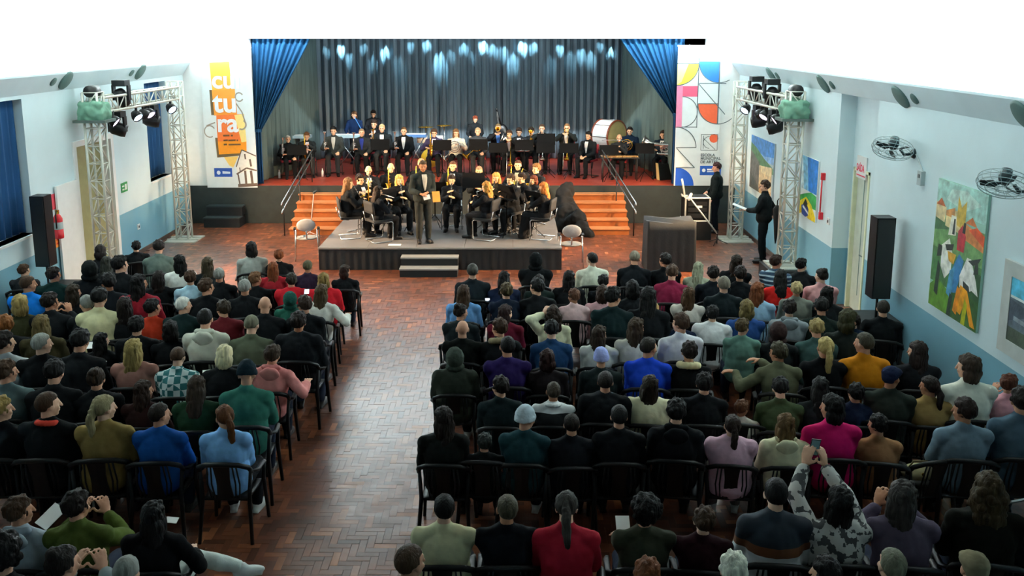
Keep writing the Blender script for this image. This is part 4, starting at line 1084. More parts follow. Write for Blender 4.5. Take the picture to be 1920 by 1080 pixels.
def shirt_mesh(J, nm, w=.055):
    R = J['R']; p = J['pel']; up = R @ Vector((0, 0, 1)); fw = R @ Vector((0, 1, 0)); rt = R @ Vector((1, 0, 0))
    V = []; F = []
    for i, (t, hw) in enumerate(((.50, .05), (.44, w), (.36, w * .85), (.26, w * .55), (.17, .012))):
        for s in (-1, 0, 1):
            depth = .112 + .050 + (.012 if s == 0 else 0) - (.05 if t > .46 else .016 if t > .42 else 0)
            V.append(p + up * t + rt * (s * hw) + fw * depth)
    for i in range(4):
        for k in range(2): F.append((i * 3 + k, i * 3 + k + 1, (i + 1) * 3 + k + 1, (i + 1) * 3 + k))
    return MB().add(V, F).mesh('shirt_front_' + nm, 'cloth', True)
TIE = {}
for nm in ('rest', 'play', 'horn', 'brass', 'lap', 's_clasp', 's_paper', 's_perc'):
    PM[nm]['shirt'] = shirt_mesh(PM[nm]['J'], nm)

SKINS = [hexc(h) for h in ('d9a98c', 'c48f72', 'e3b79c', 'b57f60', 'cf9c80')]
def person(loc, rz, s, pose, hair, haircol, topcol, botcol='1b1d22', label='', group=None, skin=None, puff=False, garment='jacket', shirt=None, eyes=False, hoodc=None, fur=None, shoecol='15161a', topmesh=None, hairscale=1.0, tie=None, collar=None):
    e_ = empty('person', loc, rz, s)
    tag(e_, label, 'person', group)
    pm = PM[pose]; J = pm['J']; hc = lambda h: hexc(h) if isinstance(h, str) else h
    sk = skin if skin is not None else SKINS[random.randrange(5)]
    link('body', pm['body'], e_, color=sk)
    link(garment, topmesh or (pm.get('puff') if puff else None) or pm['top'], e_, color=hc(topcol))
    link('trousers', pm['trousers'], e_, color=hc(botcol))
    for k in 'lr':
        d = J['to' + k] - J['an' + k]; a = J['an' + k]
        q = Matrix.Rotation(math.atan2(-d.x, d.y), 4, 'Z').to_euler()
        if abs(a.z) > .2:
            q = Euler((0, 0, math.atan2(-d.x, d.y)))
        link('shoe', SHOE, e_, (a.x, a.y - .0, a.z - .085), q, color=hc(shoecol))
    hm = J['HR'].to_euler()
    if hair != 'none':
        nm = {'beanie': 'knit_cap', 'hood': 'hood', 'cap': 'flat_cap'}.get(hair, 'hair')
        link(nm, HAIR[hair], e_, J['head'], hm, hairscale * .95, color=hc(haircol))
    if shirt:
        link('shirt_front', pm['shirt'], e_, color=hc(shirt))
    if hoodc: link('hood', HOODBACK, e_, J['shc'] + Vector((0, -.02, .06)), J['R'].to_euler(), color=hc(hoodc))
    if fur: link('fur_collar', FUR, e_, J['shc'] + Vector((0, 0, .05)), J['R'].to_euler(), color=hc(fur))
    if collar: link('collar', FUR, e_, J['shc'] + Vector((0, 0, .055)), J['R'].to_euler(), (.72, .72, .6), color=hc(collar))
    if eyes:
        for sx in (-1, 1): link('eye', EYE, e_, J['head'] + J['HR'] @ Vector((sx * .030, .079, .004)), hm)
    return e_

# ---- black plastic armchair of the audience
CH = {}
def curve_bar(pts, w, h):
    return MB().tube(pts, [w] * len(pts), 8, True, flat=h / w)
def make_chair():
    e_ = empty('armchair')
    mb = MB(); N = 8; V = []; F = []
    for iz, z in enumerate((0, -.025)):
        for j in range(N + 1):
            for i in range(N + 1):
                x = (i / N - .5) * .46 * (1 - .10 * abs(j / N - 1) ** 2); y = -.20 + .44 * j / N
                V.append((x, y, .44 + z - .02 * math.cos((i / N - .5) * math.pi) * math.sin(j / N * math.pi) - (.02 if j == N else 0)))
    K = (N + 1) ** 2
    for j in range(N):
        for i in range(N):
            a = j * (N + 1) + i; F.append((a, a + 1, a + N + 2, a + N + 1)); F.append((K + a, K + a + N + 1, K + a + N + 2, K + a + 1))
    for i in range(N):
        for a, b in ((i, i + 1), (N * (N + 1) + i + 1, N * (N + 1) + i), ((i + 1) * (N + 1), i * (N + 1)), (i * (N + 1) + N, (i + 1) * (N + 1) + N)):
            F.append((a, K + a, K + b, b))
    MB().add(V, F).build('seat', 'black_plastic', e_, True)
    top = [(-.25, -.16, .70), (-.24, -.215, .765), (-.16, -.262, .81), (0, -.285, .825), (.16, -.262, .81), (.24, -.215, .765), (.25, -.16, .70)]
    MB().tube(top, .024, 8, True).build('top_rail', 'black_plastic', e_, True)
    V = []; F = []
    for j in range(6):
        t = j / 5; z = .44 + .37 * t; hw = .062 + .018 * abs(t - .5) * 2; y = -.195 - .085 * t
        for dy in (0, -.014):
            V += [(-hw, y + dy + .006, z), (0, y + dy, z), (hw, y + dy + .006, z)]
    for j in range(5):
        a = j * 6; b = a + 6
        F += [(a, a + 1, b + 1, b), (a + 1, a + 2, b + 2, b + 1), (a + 3, b + 3, b + 4, a + 4), (a + 4, b + 4, b + 5, a + 5), (a, b, b + 3, a + 3), (a + 2, a + 5, b + 5, b + 2)]
    MB().add(V, F).build('splat', 'black_plastic', e_)
    for s in (-1, 1):
        for x0, x1 in ((.10, .115), (.135, .155)):
            MB().tube([(s * x0, -.20, .44), (s * x1, -.235, .60), (s * x0 * 1.02, -.27, .80)], .008, 6).build('back_slat', 'black_plastic', e_, True)
        MB().tube([(s * .245, -.185, .72), (s * .275, -.05, .665), (s * .275, .12, .66), (s * .265, .20, .63)], [.022, .026, .026, .02], 8, flat=.7).build('armrest', 'black_plastic', e_, True)
        MB().tube([(s * .265, .19, .645), (s * .245, .21, .44), (s * .27, .245, .0)], [.018, .022, .018], 8).build('leg', 'black_plastic', e_, True)
        MB().tube([(s * .245, -.17, .72), (s * .225, -.19, .44), (s * .255, -.27, .0)], [.018, .022, .018], 8).build('leg', 'black_plastic', e_, True)
    return e_
chair0 = make_chair(); chair_used = [False]
def armchair(loc, rz, s, label):
    if chair_used[0]: c = copy_tree(chair0)
    else: c = chair0; chair_used[0] = True
    c.location = loc; c.rotation_euler = (0, 0, rz); c.scale = (s, s, s)
    tag(c, label, 'chair', 'black plastic armchairs of the audience'); return c
# ================================================================ AUDIENCE
# head position in the photograph (x, y), hair kind, hair colour, clothing colour, extras
BK, DK, NV = '15181b', '1d2224', '1c2740'
HB, HD, HBR, HBL, HG, HA, HW = '0f0e0e', '1d1613', '3f2c1e', 'a98c58', '83857f', '6e3c1e', 'd5d6cc'
A_LEFT = [
 (189,473,'bob',HD,BK,{}), (255,463,'short',HB,BK,{}), (298,465,'short',HD,'5c6a63',{'g':'sweater','w':'grey-green sweater'}), (335,492,'long',HB,'e4e6df',{'g':'blouse','w':'white blouse'}),
 (389,496,'long','3a3020',DK,{'w':'dark jacket'}), (472,467,'bob',HB,'a3aaa2',{'g':'sweater','w':'light grey sweater'}), (523,480,'short',HA,BK,{'w':'black jacket'}), (648,511,'bob','2a1d16',BK,{'p':'right'}),
 (46,508,'short',HBR,'2a2c30',{'p':'right'}), (102,516,'short',HD,'16302f',{'w':'dark teal jacket','p':'right'}), (168,506,'hood','181c1c',BK,{'w':'black hooded coat'}), (200,496,'long','23241c',BK,{}), (226,494,'short',HB,BK,{'p':'right'}), (297,522,'long',HD,BK,{}),
 (366,522,'short',HBR,'a9cfe0',{'g':'shirt','w':'light blue shirt'}), (411,516,'crop',HG,BK,{}), (512,504,'long',HA,'a3252f',{'w':'red jacket'}), (577,500,'crop','4b4630','2b2133',{'w':'dark purple jacket'}),
 (54,533,'crop',HBR,'1479d8',{'w':'bright blue jacket','p':'right'}), (139,549,'long','2c2218',BK,{'p':'right'}), (206,530,'short',HB,'1b2026',{}), (262,532,'long',HB,'8a1d2b',{'w':'dark red top','p':'right'}),
 (388,539,'short',HBR,BK,{'p':'right'}), (459,539,'crop',HG,BK,{}), (480,524,'short','6b4a30',BK,{'p':'right'}), (546,526,'short','2a241d','c11f2b',{'w':'red jacket','puff':1}), (607,526,'bob','7a6638','c8202c',{'w':'red puffer jacket','puff':1}),
 (71,571,'bob','9a8450','3a3a24',{'w':'olive jacket'}), (95,567,'short',HD,'1c2024',{'p':'clap'}), (202,570,'crop',HG,'191d20',{}), (236,560,'short',HB,'d9d4a6',{'w':'cream jacket','p':'fwd'}), (281,575,'long',HD,BK,{}),
 (314,578,'short',HB,'b5361f',{'w':'orange red jacket','p':'right'}), (345,573,'crop','cfcfc8','16292a',{'p':'right'}), (418,580,'short','2f2318','5e1a20',{'w':'dark red jacket'}), (497,573,'none',HB,BK,{'bald':1}), (546,562,'hood','1f4f45','2a6655',{'w':'teal hooded coat'}), (570,572,'short','33241d',BK,{}), (603,549,'long','4a3a26','e5e4da',{'w':'white sweater','g':'sweater','p':'wide'}),
 (8,610,'short','7a4a20',BK,{}), (78,610,'long','5f4f2c','39331f',{'w':'olive coat'}), (281,612,'short',HB,BK,{}), (335,620,'bob',HB,BK,{}), (385,598,'crop',HB,'dfe3d3',{'w':'white hoodie','g':'hoodie','hood':1}), (472,610,'crop','6c6a58','5b6350',{'w':'grey-olive jacket'}), (560,604,'short',HD,'14181c',{'puff':1}),
 (30,643,'short',HD,'aab2b6',{'w':'light grey sweater','g':'sweater','p':'right'}), (97,645,'crop',HG,BK,{'p':'right'}), (150,634,'short',HB,BK,{'p':'fwd'}), (200,640,'long',HB,BK,{}), (250,656,'long','9a8550','a5786c',{'w':'dusty pink sweater','g':'sweater'}), (334,670,'crop',HBR,'7fb8bb',{'w':'teal and white checked shirt','g':'shirt','mat':'plaid'}), (422,668,'bob','d9cfa8',BK,{}), (512,666,'short','3a2a20','d98a86',{'w':'pink hooded jacket','hood':1,'p':'wide'}),
 (13,698,'short',HBR,'5f7476',{'w':'grey-teal sweater','g':'sweater','p':'right'}), (120,700,'short',HB,BK,{}), (181,711,'bun','2c2118',BK,{}), (271,733,'long','2e2019','33201f',{'w':'dark maroon jacket','p':'right'}), (369,727,'long','33261c','22412c',{'w':'dark green jacket'}), (463,702,'beanie','13242c','2f6a5c',{'w':'teal green jacket'}),
 (4,768,'short','8a7440',BK,{'p':'right'}), (92,759,'crop',HBR,'121619',{'w':'black jacket with red collar','coll':'d84838','p':'right'}), (197,765,'pony','8a7f5e','8a7443',{'w':'khaki jacket','p':'right'}), (301,778,'crop','241d19','164f96',{'w':'blue sweater','g':'sweater','p':'right'}), (420,782,'pony','5a3519','7fb4ea',{'w':'light blue denim shirt','g':'shirt'}),
 (51,959,'short',HBR,'a9b7c2',{'w':'pale blue-grey hoodie','g':'hoodie','hood':1,'p':'right','paper':1}), (146,949,'short',HD,'4d5a26',{'w':'olive green jacket','p':'clap'}), (289,967,'long',HB,'0f1012',{'w':'black coat and white trousers','p':'legup','bot':'dfe9e2','shoe':'eef3ee'}),
 (5,968,'short',HB,'101315',{}), (65,1042,'afro',HB,'111416',{}), (170,1057,'bun',HD,'9aa5a6',{'w':'light grey top','p':'clap'}), (238,1076,'crop',HG,'2f6fa6',{'w':'blue shirt','g':'shirt'}),
]
A_RIGHT = [
 (1004,489,'hood','101416','0f1214',{'w':'black hooded coat','puff':1}), (1109,487,'crop',HB,'dfe4cf',{'w':'white top','g':'sweater'}), (1190,485,'crop','77705f','101418',{'w':'black suit'}), (1246,489,'short',HD,BK,{'p':'left'}), (1309,505,'long','8f947c','9aa38e',{'w':'grey-green top','g':'sweater'}), (1380,492,'long','241d17',BK,{}), (1456,492,'short','2c1d17','54748c',{'w':'blue striped top','g':'sweater','p':'right','mat':'stripes'}), (1480,498,'short',HB,'1c1f22',{}), (1539,518,'bun',HD,'d7a0a0',{'w':'pink top','g':'sweater','p':'left'}),
 (886,509,'crop','3a3630','1a2226',{'w':'dark suit'}), (945,524,'long',HB,NV,{'w':'navy jacket'}), (1063,522,'long',HB,BK,{}), (1131,529,'short',HB,BK,{}), (1260,513,'short',HBR,'7c1f3c',{'w':'burgundy jacket'}), (1337,514,'short',HD,'151b22',{}), (1361,514,'short',HD,BK,{}), (1463,521,'long',HB,'c5231f',{'w':'bright red sweater','g':'sweater'}),
 (869,550,'long',HBR,'6ea4dc',{'w':'light blue shirt','g':'shirt'}), (949,546,'short','463a24','1d2738',{}), (989,539,'short',HB,BK,{}), (1011,529,'bob',HD,'1d2a28',{'w':'dark green jacket'}), (1103,550,'bob','33241c','e2b2b8',{'w':'pink jacket'}), (1075,556,'short','5a3a28','e6c4c6',{'w':'pale pink top','child':1,'p':'left'}), (1170,542,'bob',HB,BK,{}), (1151,551,'short',HB,'16282a',{}), (1214,550,'long',HB,BK,{}), (1290,553,'long','4a3320','d5cfc4',{'w':'off-white sweater','g':'sweater'}), (1357,534,'crop','6d675a','172023',{'w':'black jacket'}), (1422,546,'long','6c3a1d','8fb2cc',{'w':'light blue top','g':'sweater'}), (1493,543,'short','a89468','767a70',{'child':1,'w':'grey top'}), (1550,553,'long',HB,'1b1f22',{}),
 (865,586,'bun',HD,'20282c',{}), (949,588,'bob','2c1a18','6a1a2e',{'w':'burgundy sweater','g':'sweater'}), (1037,589,'wide','2e211a','e3e2c0',{'w':'cream sweater','g':'sweater','p':'touch'}), (1181,579,'pony','b89860',DK,{'child':1}), (1251,607,'short',HBR,'17253f',{'w':'navy jacket'}), (1325,589,'short',HB,'e3e6e8',{'w':'white puffer jacket','puff':1}), (1391,579,'bob','6a5a34','274a86',{'w':'blue jacket'}), (1480,579,'short',HD,'8d979d',{'w':'light grey hoodie','g':'hoodie','hood':1}), (1522,577,'short',HB,'16221f',{}), (1581,607,'short',HD,'15263a',{'w':'dark blue jacket','p':'left'}), (1617,579,'crop','2c2722','121619',{'w':'black jacket'}),
 (867,617,'none',HB,'121615',{'bald':1}), (930,616,'short',HBR,'16191a',{'w':'dark coat with fur hood','fur':'8d8163'}), (1034,620,'short',HB,'1d3d63',{'w':'blue jacket'}), (1125,628,'long','33271d','dfe3dc',{'w':'white top','g':'sweater'}), (1192,615,'long','3a2c1f','d8d6c8',{'w':'off-white jacket'}), (1275,607,'short',HBR,'e7e8ee',{'w':'white shirt','g':'shirt'}), (1393,614,'short','4a3c26','5f8478',{'w':'grey-green t-shirt','child':1,'g':'shirt'}), (1446,623,'hood','3a2c2c',DK,{'w':'dark hooded coat'}), (1531,618,'short','8f7d50','3d5957',{'w':'grey-teal jacket'}), (1550,601,'bob','36351f','1e2422',{}),
 (853,672,'hood','3b443c','2e342c',{'w':'dark olive hooded puffer jacket','puff':1}), (951,650,'crop',HB,'2a1d52',{'w':'dark purple sweater','g':'sweater'}), (1026,674,'bob','2a1614','1f1a1c',{}), (1127,672,'beanie','a9b4ee','1c2526',{'w':'dark jacket'}), (1217,652,'crop','211c18','1c46c8',{'w':'royal blue sweater','g':'sweater'}), (1290,660,'short',HD,'141517',{'w':'black coat with cream fur collar','fur':'d9cfa2'}), (1458,662,'short','3a3524','5b5d48',{'w':'grey-olive cardigan','g':'cardigan','p':'reach'}), (1546,652,'pony','b09a62','101316',{'w':'black jacket'}), (1607,644,'crop','3c382c','c07a16',{'w':'mustard sweater','g':'sweater','p':'left'}), (1718,660,'long','221715','181b20',{'p':'left'}),
 (937,726,'short',HD,'152224',{'w':'dark teal jacket'}), (1037,734,'crop','3a3026','12161a',{'w':'black jacket with white shoulders','coll':'eef2f2','mat':'shoulders'}), (1135,716,'crop',HD,'121518',{'w':'black jacket','puff':1}), (1217,724,'long','241a13','dfdcb8',{'w':'cream fluffy sweater','g':'sweater','puff':1}), (1320,720,'short',HB,BK,{}), (1413,729,'short',HB,'3c4a30',{'w':'olive green jacket'}), (1509,729,'long',HB,DK,{}), (1542,737,'short',HB,NV,{}), (1607,708,'cap','16203a','2c332e',{'w':'dark grey jacket'}), (1697,725,'pony','241b18','a08452',{'w':'tan sweater','g':'sweater','p':'left'}), (1764,688,'bob','3a2c22','e3e6d8',{'w':'white sweater','g':'sweater','p':'left'}),
 (829,786,'long',HD,'121513',{'p':'left'}), (941,785,'beanie','c3d3dc','1f3f45',{'w':'dark teal jacket'}), (1053,796,'crop',HD,'1a1d22',{'w':'black jacket'}), (1156,781,'crop',HB,'111417',{'w':'black top'}), (1268,772,'short',HB,'121518',{'w':'black hoodie','g':'hoodie','hood':1}), (1359,766,'short','5a3a26','dcd9cb',{'w':'cream hoodie','child':1,'g':'hoodie','p':'right'}), (1372,798,'pony','2b1f1a','dcb4c6',{'w':'pale pink jacket','bot':'6a6560','puff':1}), (1472,797,'long','5c4628','e6e3bf',{'w':'cream hoodie','g':'hoodie','hood':1}), (1535,765,'bob',HB,'c3165f',{'w':'magenta sweater','g':'sweater','p':'left'}), (1639,798,'short',HB,'9a6f4c',{'w':'tan top','child':1,'p':'left'}), (1806,771,'short','2a1f1c','6a7f8e',{'w':'grey-blue jacket','p':'left'}), (1889,721,'short','5a3426','e2a3ae',{'w':'pink top','child':1,'p':'clap'}), (1915,752,'short',HD,'4a6070',{'w':'slate blue jacket'}),
 (864,830,'short','2b302e','1c1f20',{'child':1}),
 (832,953,'crop',HB,'d3d0a8',{'w':'cream sweater','g':'sweater'}), (950,954,'crop','4a4436','12161b',{'w':'black jacket'}), (1062,952,'pony','3c3834','a51f30',{'w':'red sweater','g':'sweater'}), (1208,960,'afro',HB,'3a3c30',{'w':'dark olive cardigan','g':'cardigan','paper':1}), (1316,976,'short',HBR,'2a1218',{'w':'dark maroon top','g':'sweater'}), (1454,926,'crop',HB,'222c38',{'w':'navy, brown and white striped sweater','g':'sweater','mat':'bands'}), (1571,940,'long',HB,'c9c9c6',{'w':'grey and white patterned top','g':'sweater','p':'phone','mat':'blotch'}), (1693,932,'long','3a3634','5a5062',{'w':'grey-purple sweater','g':'sweater','p':'clap'}), (1853,902,'wide','3a2c18','14140f',{'w':'black coat'}), (1917,962,'short',HB,'101418',{'w':'black jacket'}),
 (771,1054,'crop',HBR,'1d2022',{}), (1374,1069,'short','e2e2d0','39413c',{}), (1213,1079,'short','6a3a1c','3a2a22',{}), (1657,1060,'crop','6a6a58','2a2f2c',{}), (1825,1067,'cap','7d745c','2c2a26',{}), (1545,1078,'short',HB,'15181a',{}),
]
def special_mats():
    def mk(name, build):
        m, nt, b = newmat(name); b.inputs['Roughness'].default_value = 0.85
        tc = nt.nodes.new('ShaderNodeTexCoord'); out = build(nt, tc); nt.links.new(out, b.inputs['Base Color']); MATS[name] = m
    def ramp(nt, src, stops, const=True):
        cr = nt.nodes.new('ShaderNodeValToRGB'); cr.color_ramp.interpolation = 'CONSTANT' if const else 'LINEAR'
        e = cr.color_ramp.elements; e[0].position = stops[0][0]; e[0].color = (*hexc(stops[0][1]), 1); e[1].position = stops[1][0]; e[1].color = (*hexc(stops[1][1]), 1)
        for p_, c_ in stops[2:]: x = e.new(p_); x.color = (*hexc(c_), 1)
        nt.links.new(src, cr.inputs[0]); return cr.outputs[0]
    def sep(nt, tc, ax):
        s = nt.nodes.new('ShaderNodeSeparateXYZ'); nt.links.new(tc.outputs['Object'], s.inputs[0]); return s.outputs[ax]
    def stripes(nt, tc):
        w = nt.nodes.new('ShaderNodeMath'); w.operation = 'PINGPONG'; w.inputs[1].default_value = 0.035
        nt.links.new(sep(nt, tc, 2), w.inputs[0]); mu = nt.nodes.new('ShaderNodeMath'); mu.operation = 'MULTIPLY'; mu.inputs[1].default_value = 28; nt.links.new(w.outputs[0], mu.inputs[0])
        return ramp(nt, mu.outputs[0], [(0, 'a9c6d2'), (.35, '27445e')])
    mk('stripes', stripes)
    mk('bands', lambda nt, tc: ramp(nt, sep(nt, tc, 2), [(0, 'd9dde0'), (.80, '6e3f22'), (.87, '1d2733')]))
    def shoulders(nt, tc): return ramp(nt, sep(nt, tc, 2), [(0, '12161a'), (.965, 'e8eef0')])
    mk('shoulders', shoulders)
    def blotch(nt, tc):
        n = nt.nodes.new('ShaderNodeTexNoise'); n.inputs['Scale'].default_value = 16; nt.links.new(tc.outputs['Object'], n.inputs['Vector'])
        return ramp(nt, n.outputs['Fac'], [(0, '4a4c4e'), (.46, 'c6c6c2')])
    mk('blotch', blotch)
    def plaid(nt, tc):
        n = nt.nodes.new('ShaderNodeTexChecker'); n.inputs['Scale'].default_value = 14; nt.links.new(tc.outputs['Object'], n.inputs['Vector'])
        n.inputs[1].default_value = (*hexc('d5e6e6'), 1); n.inputs[2].default_value = (*hexc('2e7a7e'), 1); return n.outputs[0]
    mk('plaid', plaid)
special_mats()
PITCH, Y0 = 0.86, 15.05
def seat_rows(lst, aisle_x):
    """give every spectator a row so that the head lies on its line of sight at a natural height"""
    info = []
    for a in lst:
        ch = a[5].get('child'); want = 1.02 if ch else 1.20
        opts = []
        for k in range(-1, 14):
            Y = Y0 - PITCH * k; p = at_y(a[0], a[1], Y)
            if (0.78 if ch else 0.98) < p.z < (1.28 if ch else 1.46): opts.append((k, p, abs(p.z - want) * 3))
        if not opts:
            p = at_z(a[0], a[1], want); opts = [((Y0 - p.y) / PITCH, p, 0)]
        info.append(opts)
    pick = [min(o, key=lambda t: t[2]) for o in info]
    for _ in range(6):
        for i, o in enumerate(info):
            def cost(t):
                c = t[2]
                for j, q in enumerate(pick):
                    if j != i and abs(q[0] - t[0]) < .5:
                        d = abs(q[1].x - t[1].x)
                        if d < .52: c += (.52 - d) * 5
                return c
            pick[i] = min(o, key=cost)
    return pick
HN = {HB: 'black', HD: 'dark', HBR: 'brown', HBL: 'blond', HG: 'grey', HA: 'auburn', HW: 'white'}
def hair_words(kind, col):
    h = hexc(col); l = sum(h) / 3; sat = max(h) - min(h)
    nm = HN.get(col) or ('black' if l < .008 else 'dark' if l < .02 else ('grey' if sat < .08 else 'blond') if l > .14 else ('brown' if l < .09 else 'fair'))
    return {'long': 'long %s hair', 'wide': 'thick %s hair', 'bob': '%s bobbed hair', 'pony': '%s ponytail', 'bun': '%s hair bun', 'afro': 'bushy %s hair', 'beanie': 'knit cap', 'hood': 'raised hood', 'cap': 'flat cap'}.get(kind, 'short %s hair') .replace('%s', nm)
def seat_audience(lst, block, aisle_x):
    pick = seat_rows(lst, aisle_x)
    rows = {}
    for i, (k, p, c) in enumerate(pick): rows.setdefault(round(k), []).append(i)
    keys = sorted(rows); rowno = {k: n for n, k in enumerate(keys)}
    for k in keys:
        rows[k].sort(key=lambda i: abs(pick[i][1].x - aisle_x))
        # keep neighbours at least a chair's width apart
        for a, b in zip(rows[k], rows[k][1:]):
            pa, pb = pick[a][1], pick[b][1]; d = abs(pb.x - pa.x)
            if d < .46: pb.x += (.46 - d) * .8 * (1 if pb.x > aisle_x else -1)
        for n, i in enumerate(rows[k]):
            x, y, hair, hcol, tcol, ex = lst[i]; p = pick[i][1]
            ch = ex.get('child'); pose = ex.get('p') or random.choice(['lap', 'lap', 'cross', 'fwd', 'left', 'right'] if block else ['lap'])
            if ex.get('puff') and 'p' not in ex: pose = random.choice(['lap', 'cross'])
            if ex.get('hood') and 'p' not in ex: pose = 'lap'
            hz = PM[pose]['J']['head'].z; s = min(1.14, max(.86, p.z / hz)); z0 = 0
            if ch: s = min(.9, max(.72, p.z / hz)); z0 = max(0, p.z - s * hz)
            hd = PM[pose]['J']['head']
            rz = -math.atan2(p.x - (-1.4), 20.5 - p.y) * .35 + random.uniform(-.08, .08)
            off = Matrix.Rotation(rz, 3, 'Z') @ Vector((hd.x, hd.y, 0)) * s
            loc = Vector((max(XL + .34, min(XR - .36, p.x - off.x)), p.y - off.y, z0))
            who = ('bald person' if hair == 'none' else 'child with ' + hair_words(hair, hcol) if ch else 'person with ' + hair_words(hair, hcol))
            w = ex.get('w') or 'dark clothes'
            seat = 'aisle seat' if n == 0 else ORD[n] + ' from aisle'
            lab = '%s in %s, %s block, %s row, %s' % (who, w, block, ORD[rowno[k]], seat)
            if len(lab.split()) > 16: lab = '%s in %s, %s block, %s row, %s' % ('child' if ch else 'person', w, block, ORD[rowno[k]], seat)
            topm = None
            if ex.get('mat'):
                topm = (PM[pose].get('puff') if ex.get('puff') else PM[pose]['top']).copy(); topm.materials.clear(); topm.materials.append(MATS[ex['mat']])
            person(loc, rz, s, pose, hair, hcol, tcol, ex.get('bot') or random.choice(['16181c', '1c2433', '22242a', '2a3040']), lab, 'audience seated in the hall', puff=bool(ex.get('puff')), garment=ex.get('g', 'jacket'),
                   hoodc=tcol if ex.get('hood') else None, fur=ex.get('fur'), collar=ex.get('coll'), shoecol=ex.get('shoe') or random.choice(['15161a', '1c1a18', 'c9ccca']), topmesh=topm, hairscale=1.0)
            if not (ch and z0 > .15):
                cs_ = min(1.06, max(.94, s)) if not ch else 1.0
                cl = loc + Matrix.Rotation(rz, 3, 'Z') @ Vector((0, .05, 0)); cl.z = 0
                armchair(cl, rz, cs_, 'black plastic armchair in the %s block, %s row, %s' % (block, ORD[rowno[k]], seat))
            AUD.append((block, rowno[k], n, loc, rz, s, pose, ex))
AUD = []
seat_audience(A_LEFT, 'left', -1.5); seat_audience(A_RIGHT, 'right', -1.1)
# ================================================================ CHAIRS, STANDS AND INSTRUMENTS OF THE BAND
def sled_chair(loc, rz, seatmat, label, group, frame='chrome'):
    key = (seatmat, frame)
    if key in SLED:
        c = copy_tree(SLED[key])
    else:
        c = empty('sled_chair')
        MB().box((0, .02, .455), (.44, .42, .05)).build('seat', seatmat, c)
        b = MB(); V = []; F = []
        for j in range(5):
            for i in range(7):
                a = (i / 6 - .5) * 1.0; V.append((.21 * math.sin(a) / .48, -.215 - .03 * j / 4 - .04 * math.cos(a) + .04, .62 + .25 * j / 4))
        for j in range(4):
            for i in range(6): q = j * 7 + i; F.append((q, q + 1, q + 8, q + 7))
        o = b.add(V, F).build('backrest', seatmat, c, True); o.modifiers.new('t', 'SOLIDIFY').thickness = .035
        for s in (-1, 1):
            MB().tube([(s * .2, -.24, .64), (s * .2, -.2, .44), (s * .21, .2, .43), (s * .22, .235, .40), (s * .23, .22, .05), (s * .23, .19, .015), (s * .23, -.2, .015)], .012, 8).build('side_frame', frame, c, True)
        MB().tube([(-.23, -.2, .015), (.23, -.2, .015)], .012, 8).build('floor_bar', frame, c, True)
        SLED[key] = c
    c.location = loc; c.rotation_euler = (0, 0, rz); tag(c, label, 'chair', group); return c
SLED = {}
plain('red_seat', '8c1f2c', 0.8, bs=30); plain('black_seat', '1b1d20', 0.8, bs=30)
STANDS = {}
def music_stand(loc, rz, label, h=1.02, paper=False):
    k = 'p' if paper else 'n'
    if k in STANDS: c = copy_tree(STANDS[k])
    else:
        c = empty('music_stand')
        R = Euler((-.35, 0, 0)).to_matrix()
        d = MB().box((0, -.02, h), (.50, .012, .33), R).box((0, .045, h - .155), (.50, .05, .012), R).build('desk', 'stand_black', c)
        MB().tube([(0, 0, .28), (0, 0, h - .05)], .012, 8).build('shaft', 'stand_black', c, True)
        for q in range(3):
            a = 2 * math.pi * q / 3; MB().tube([(0, 0, .30), (.26 * math.cos(a), .26 * math.sin(a), .01)], .009, 6).build('leg', 'stand_black', c, True)
        if paper: MB().box((0, .0, h + .02), (.42, .004, .28), R).build('sheet', 'paper', c)
        STANDS[k] = c
    c.location = loc; c.rotation_euler = (0, 0, rz); tag(c, label, 'music stand', 'music stands of the band'); return c
INST = {}
def bell(r, L, n=18):
    return [(.006, 0), (.008, L * .3), (.013, L * .6), (.024, L * .82), (r * .6, L * .94), (r, L), (r - .003, L), (r * .58, L * .935), (.02, L * .8), (.004, L * .5)]
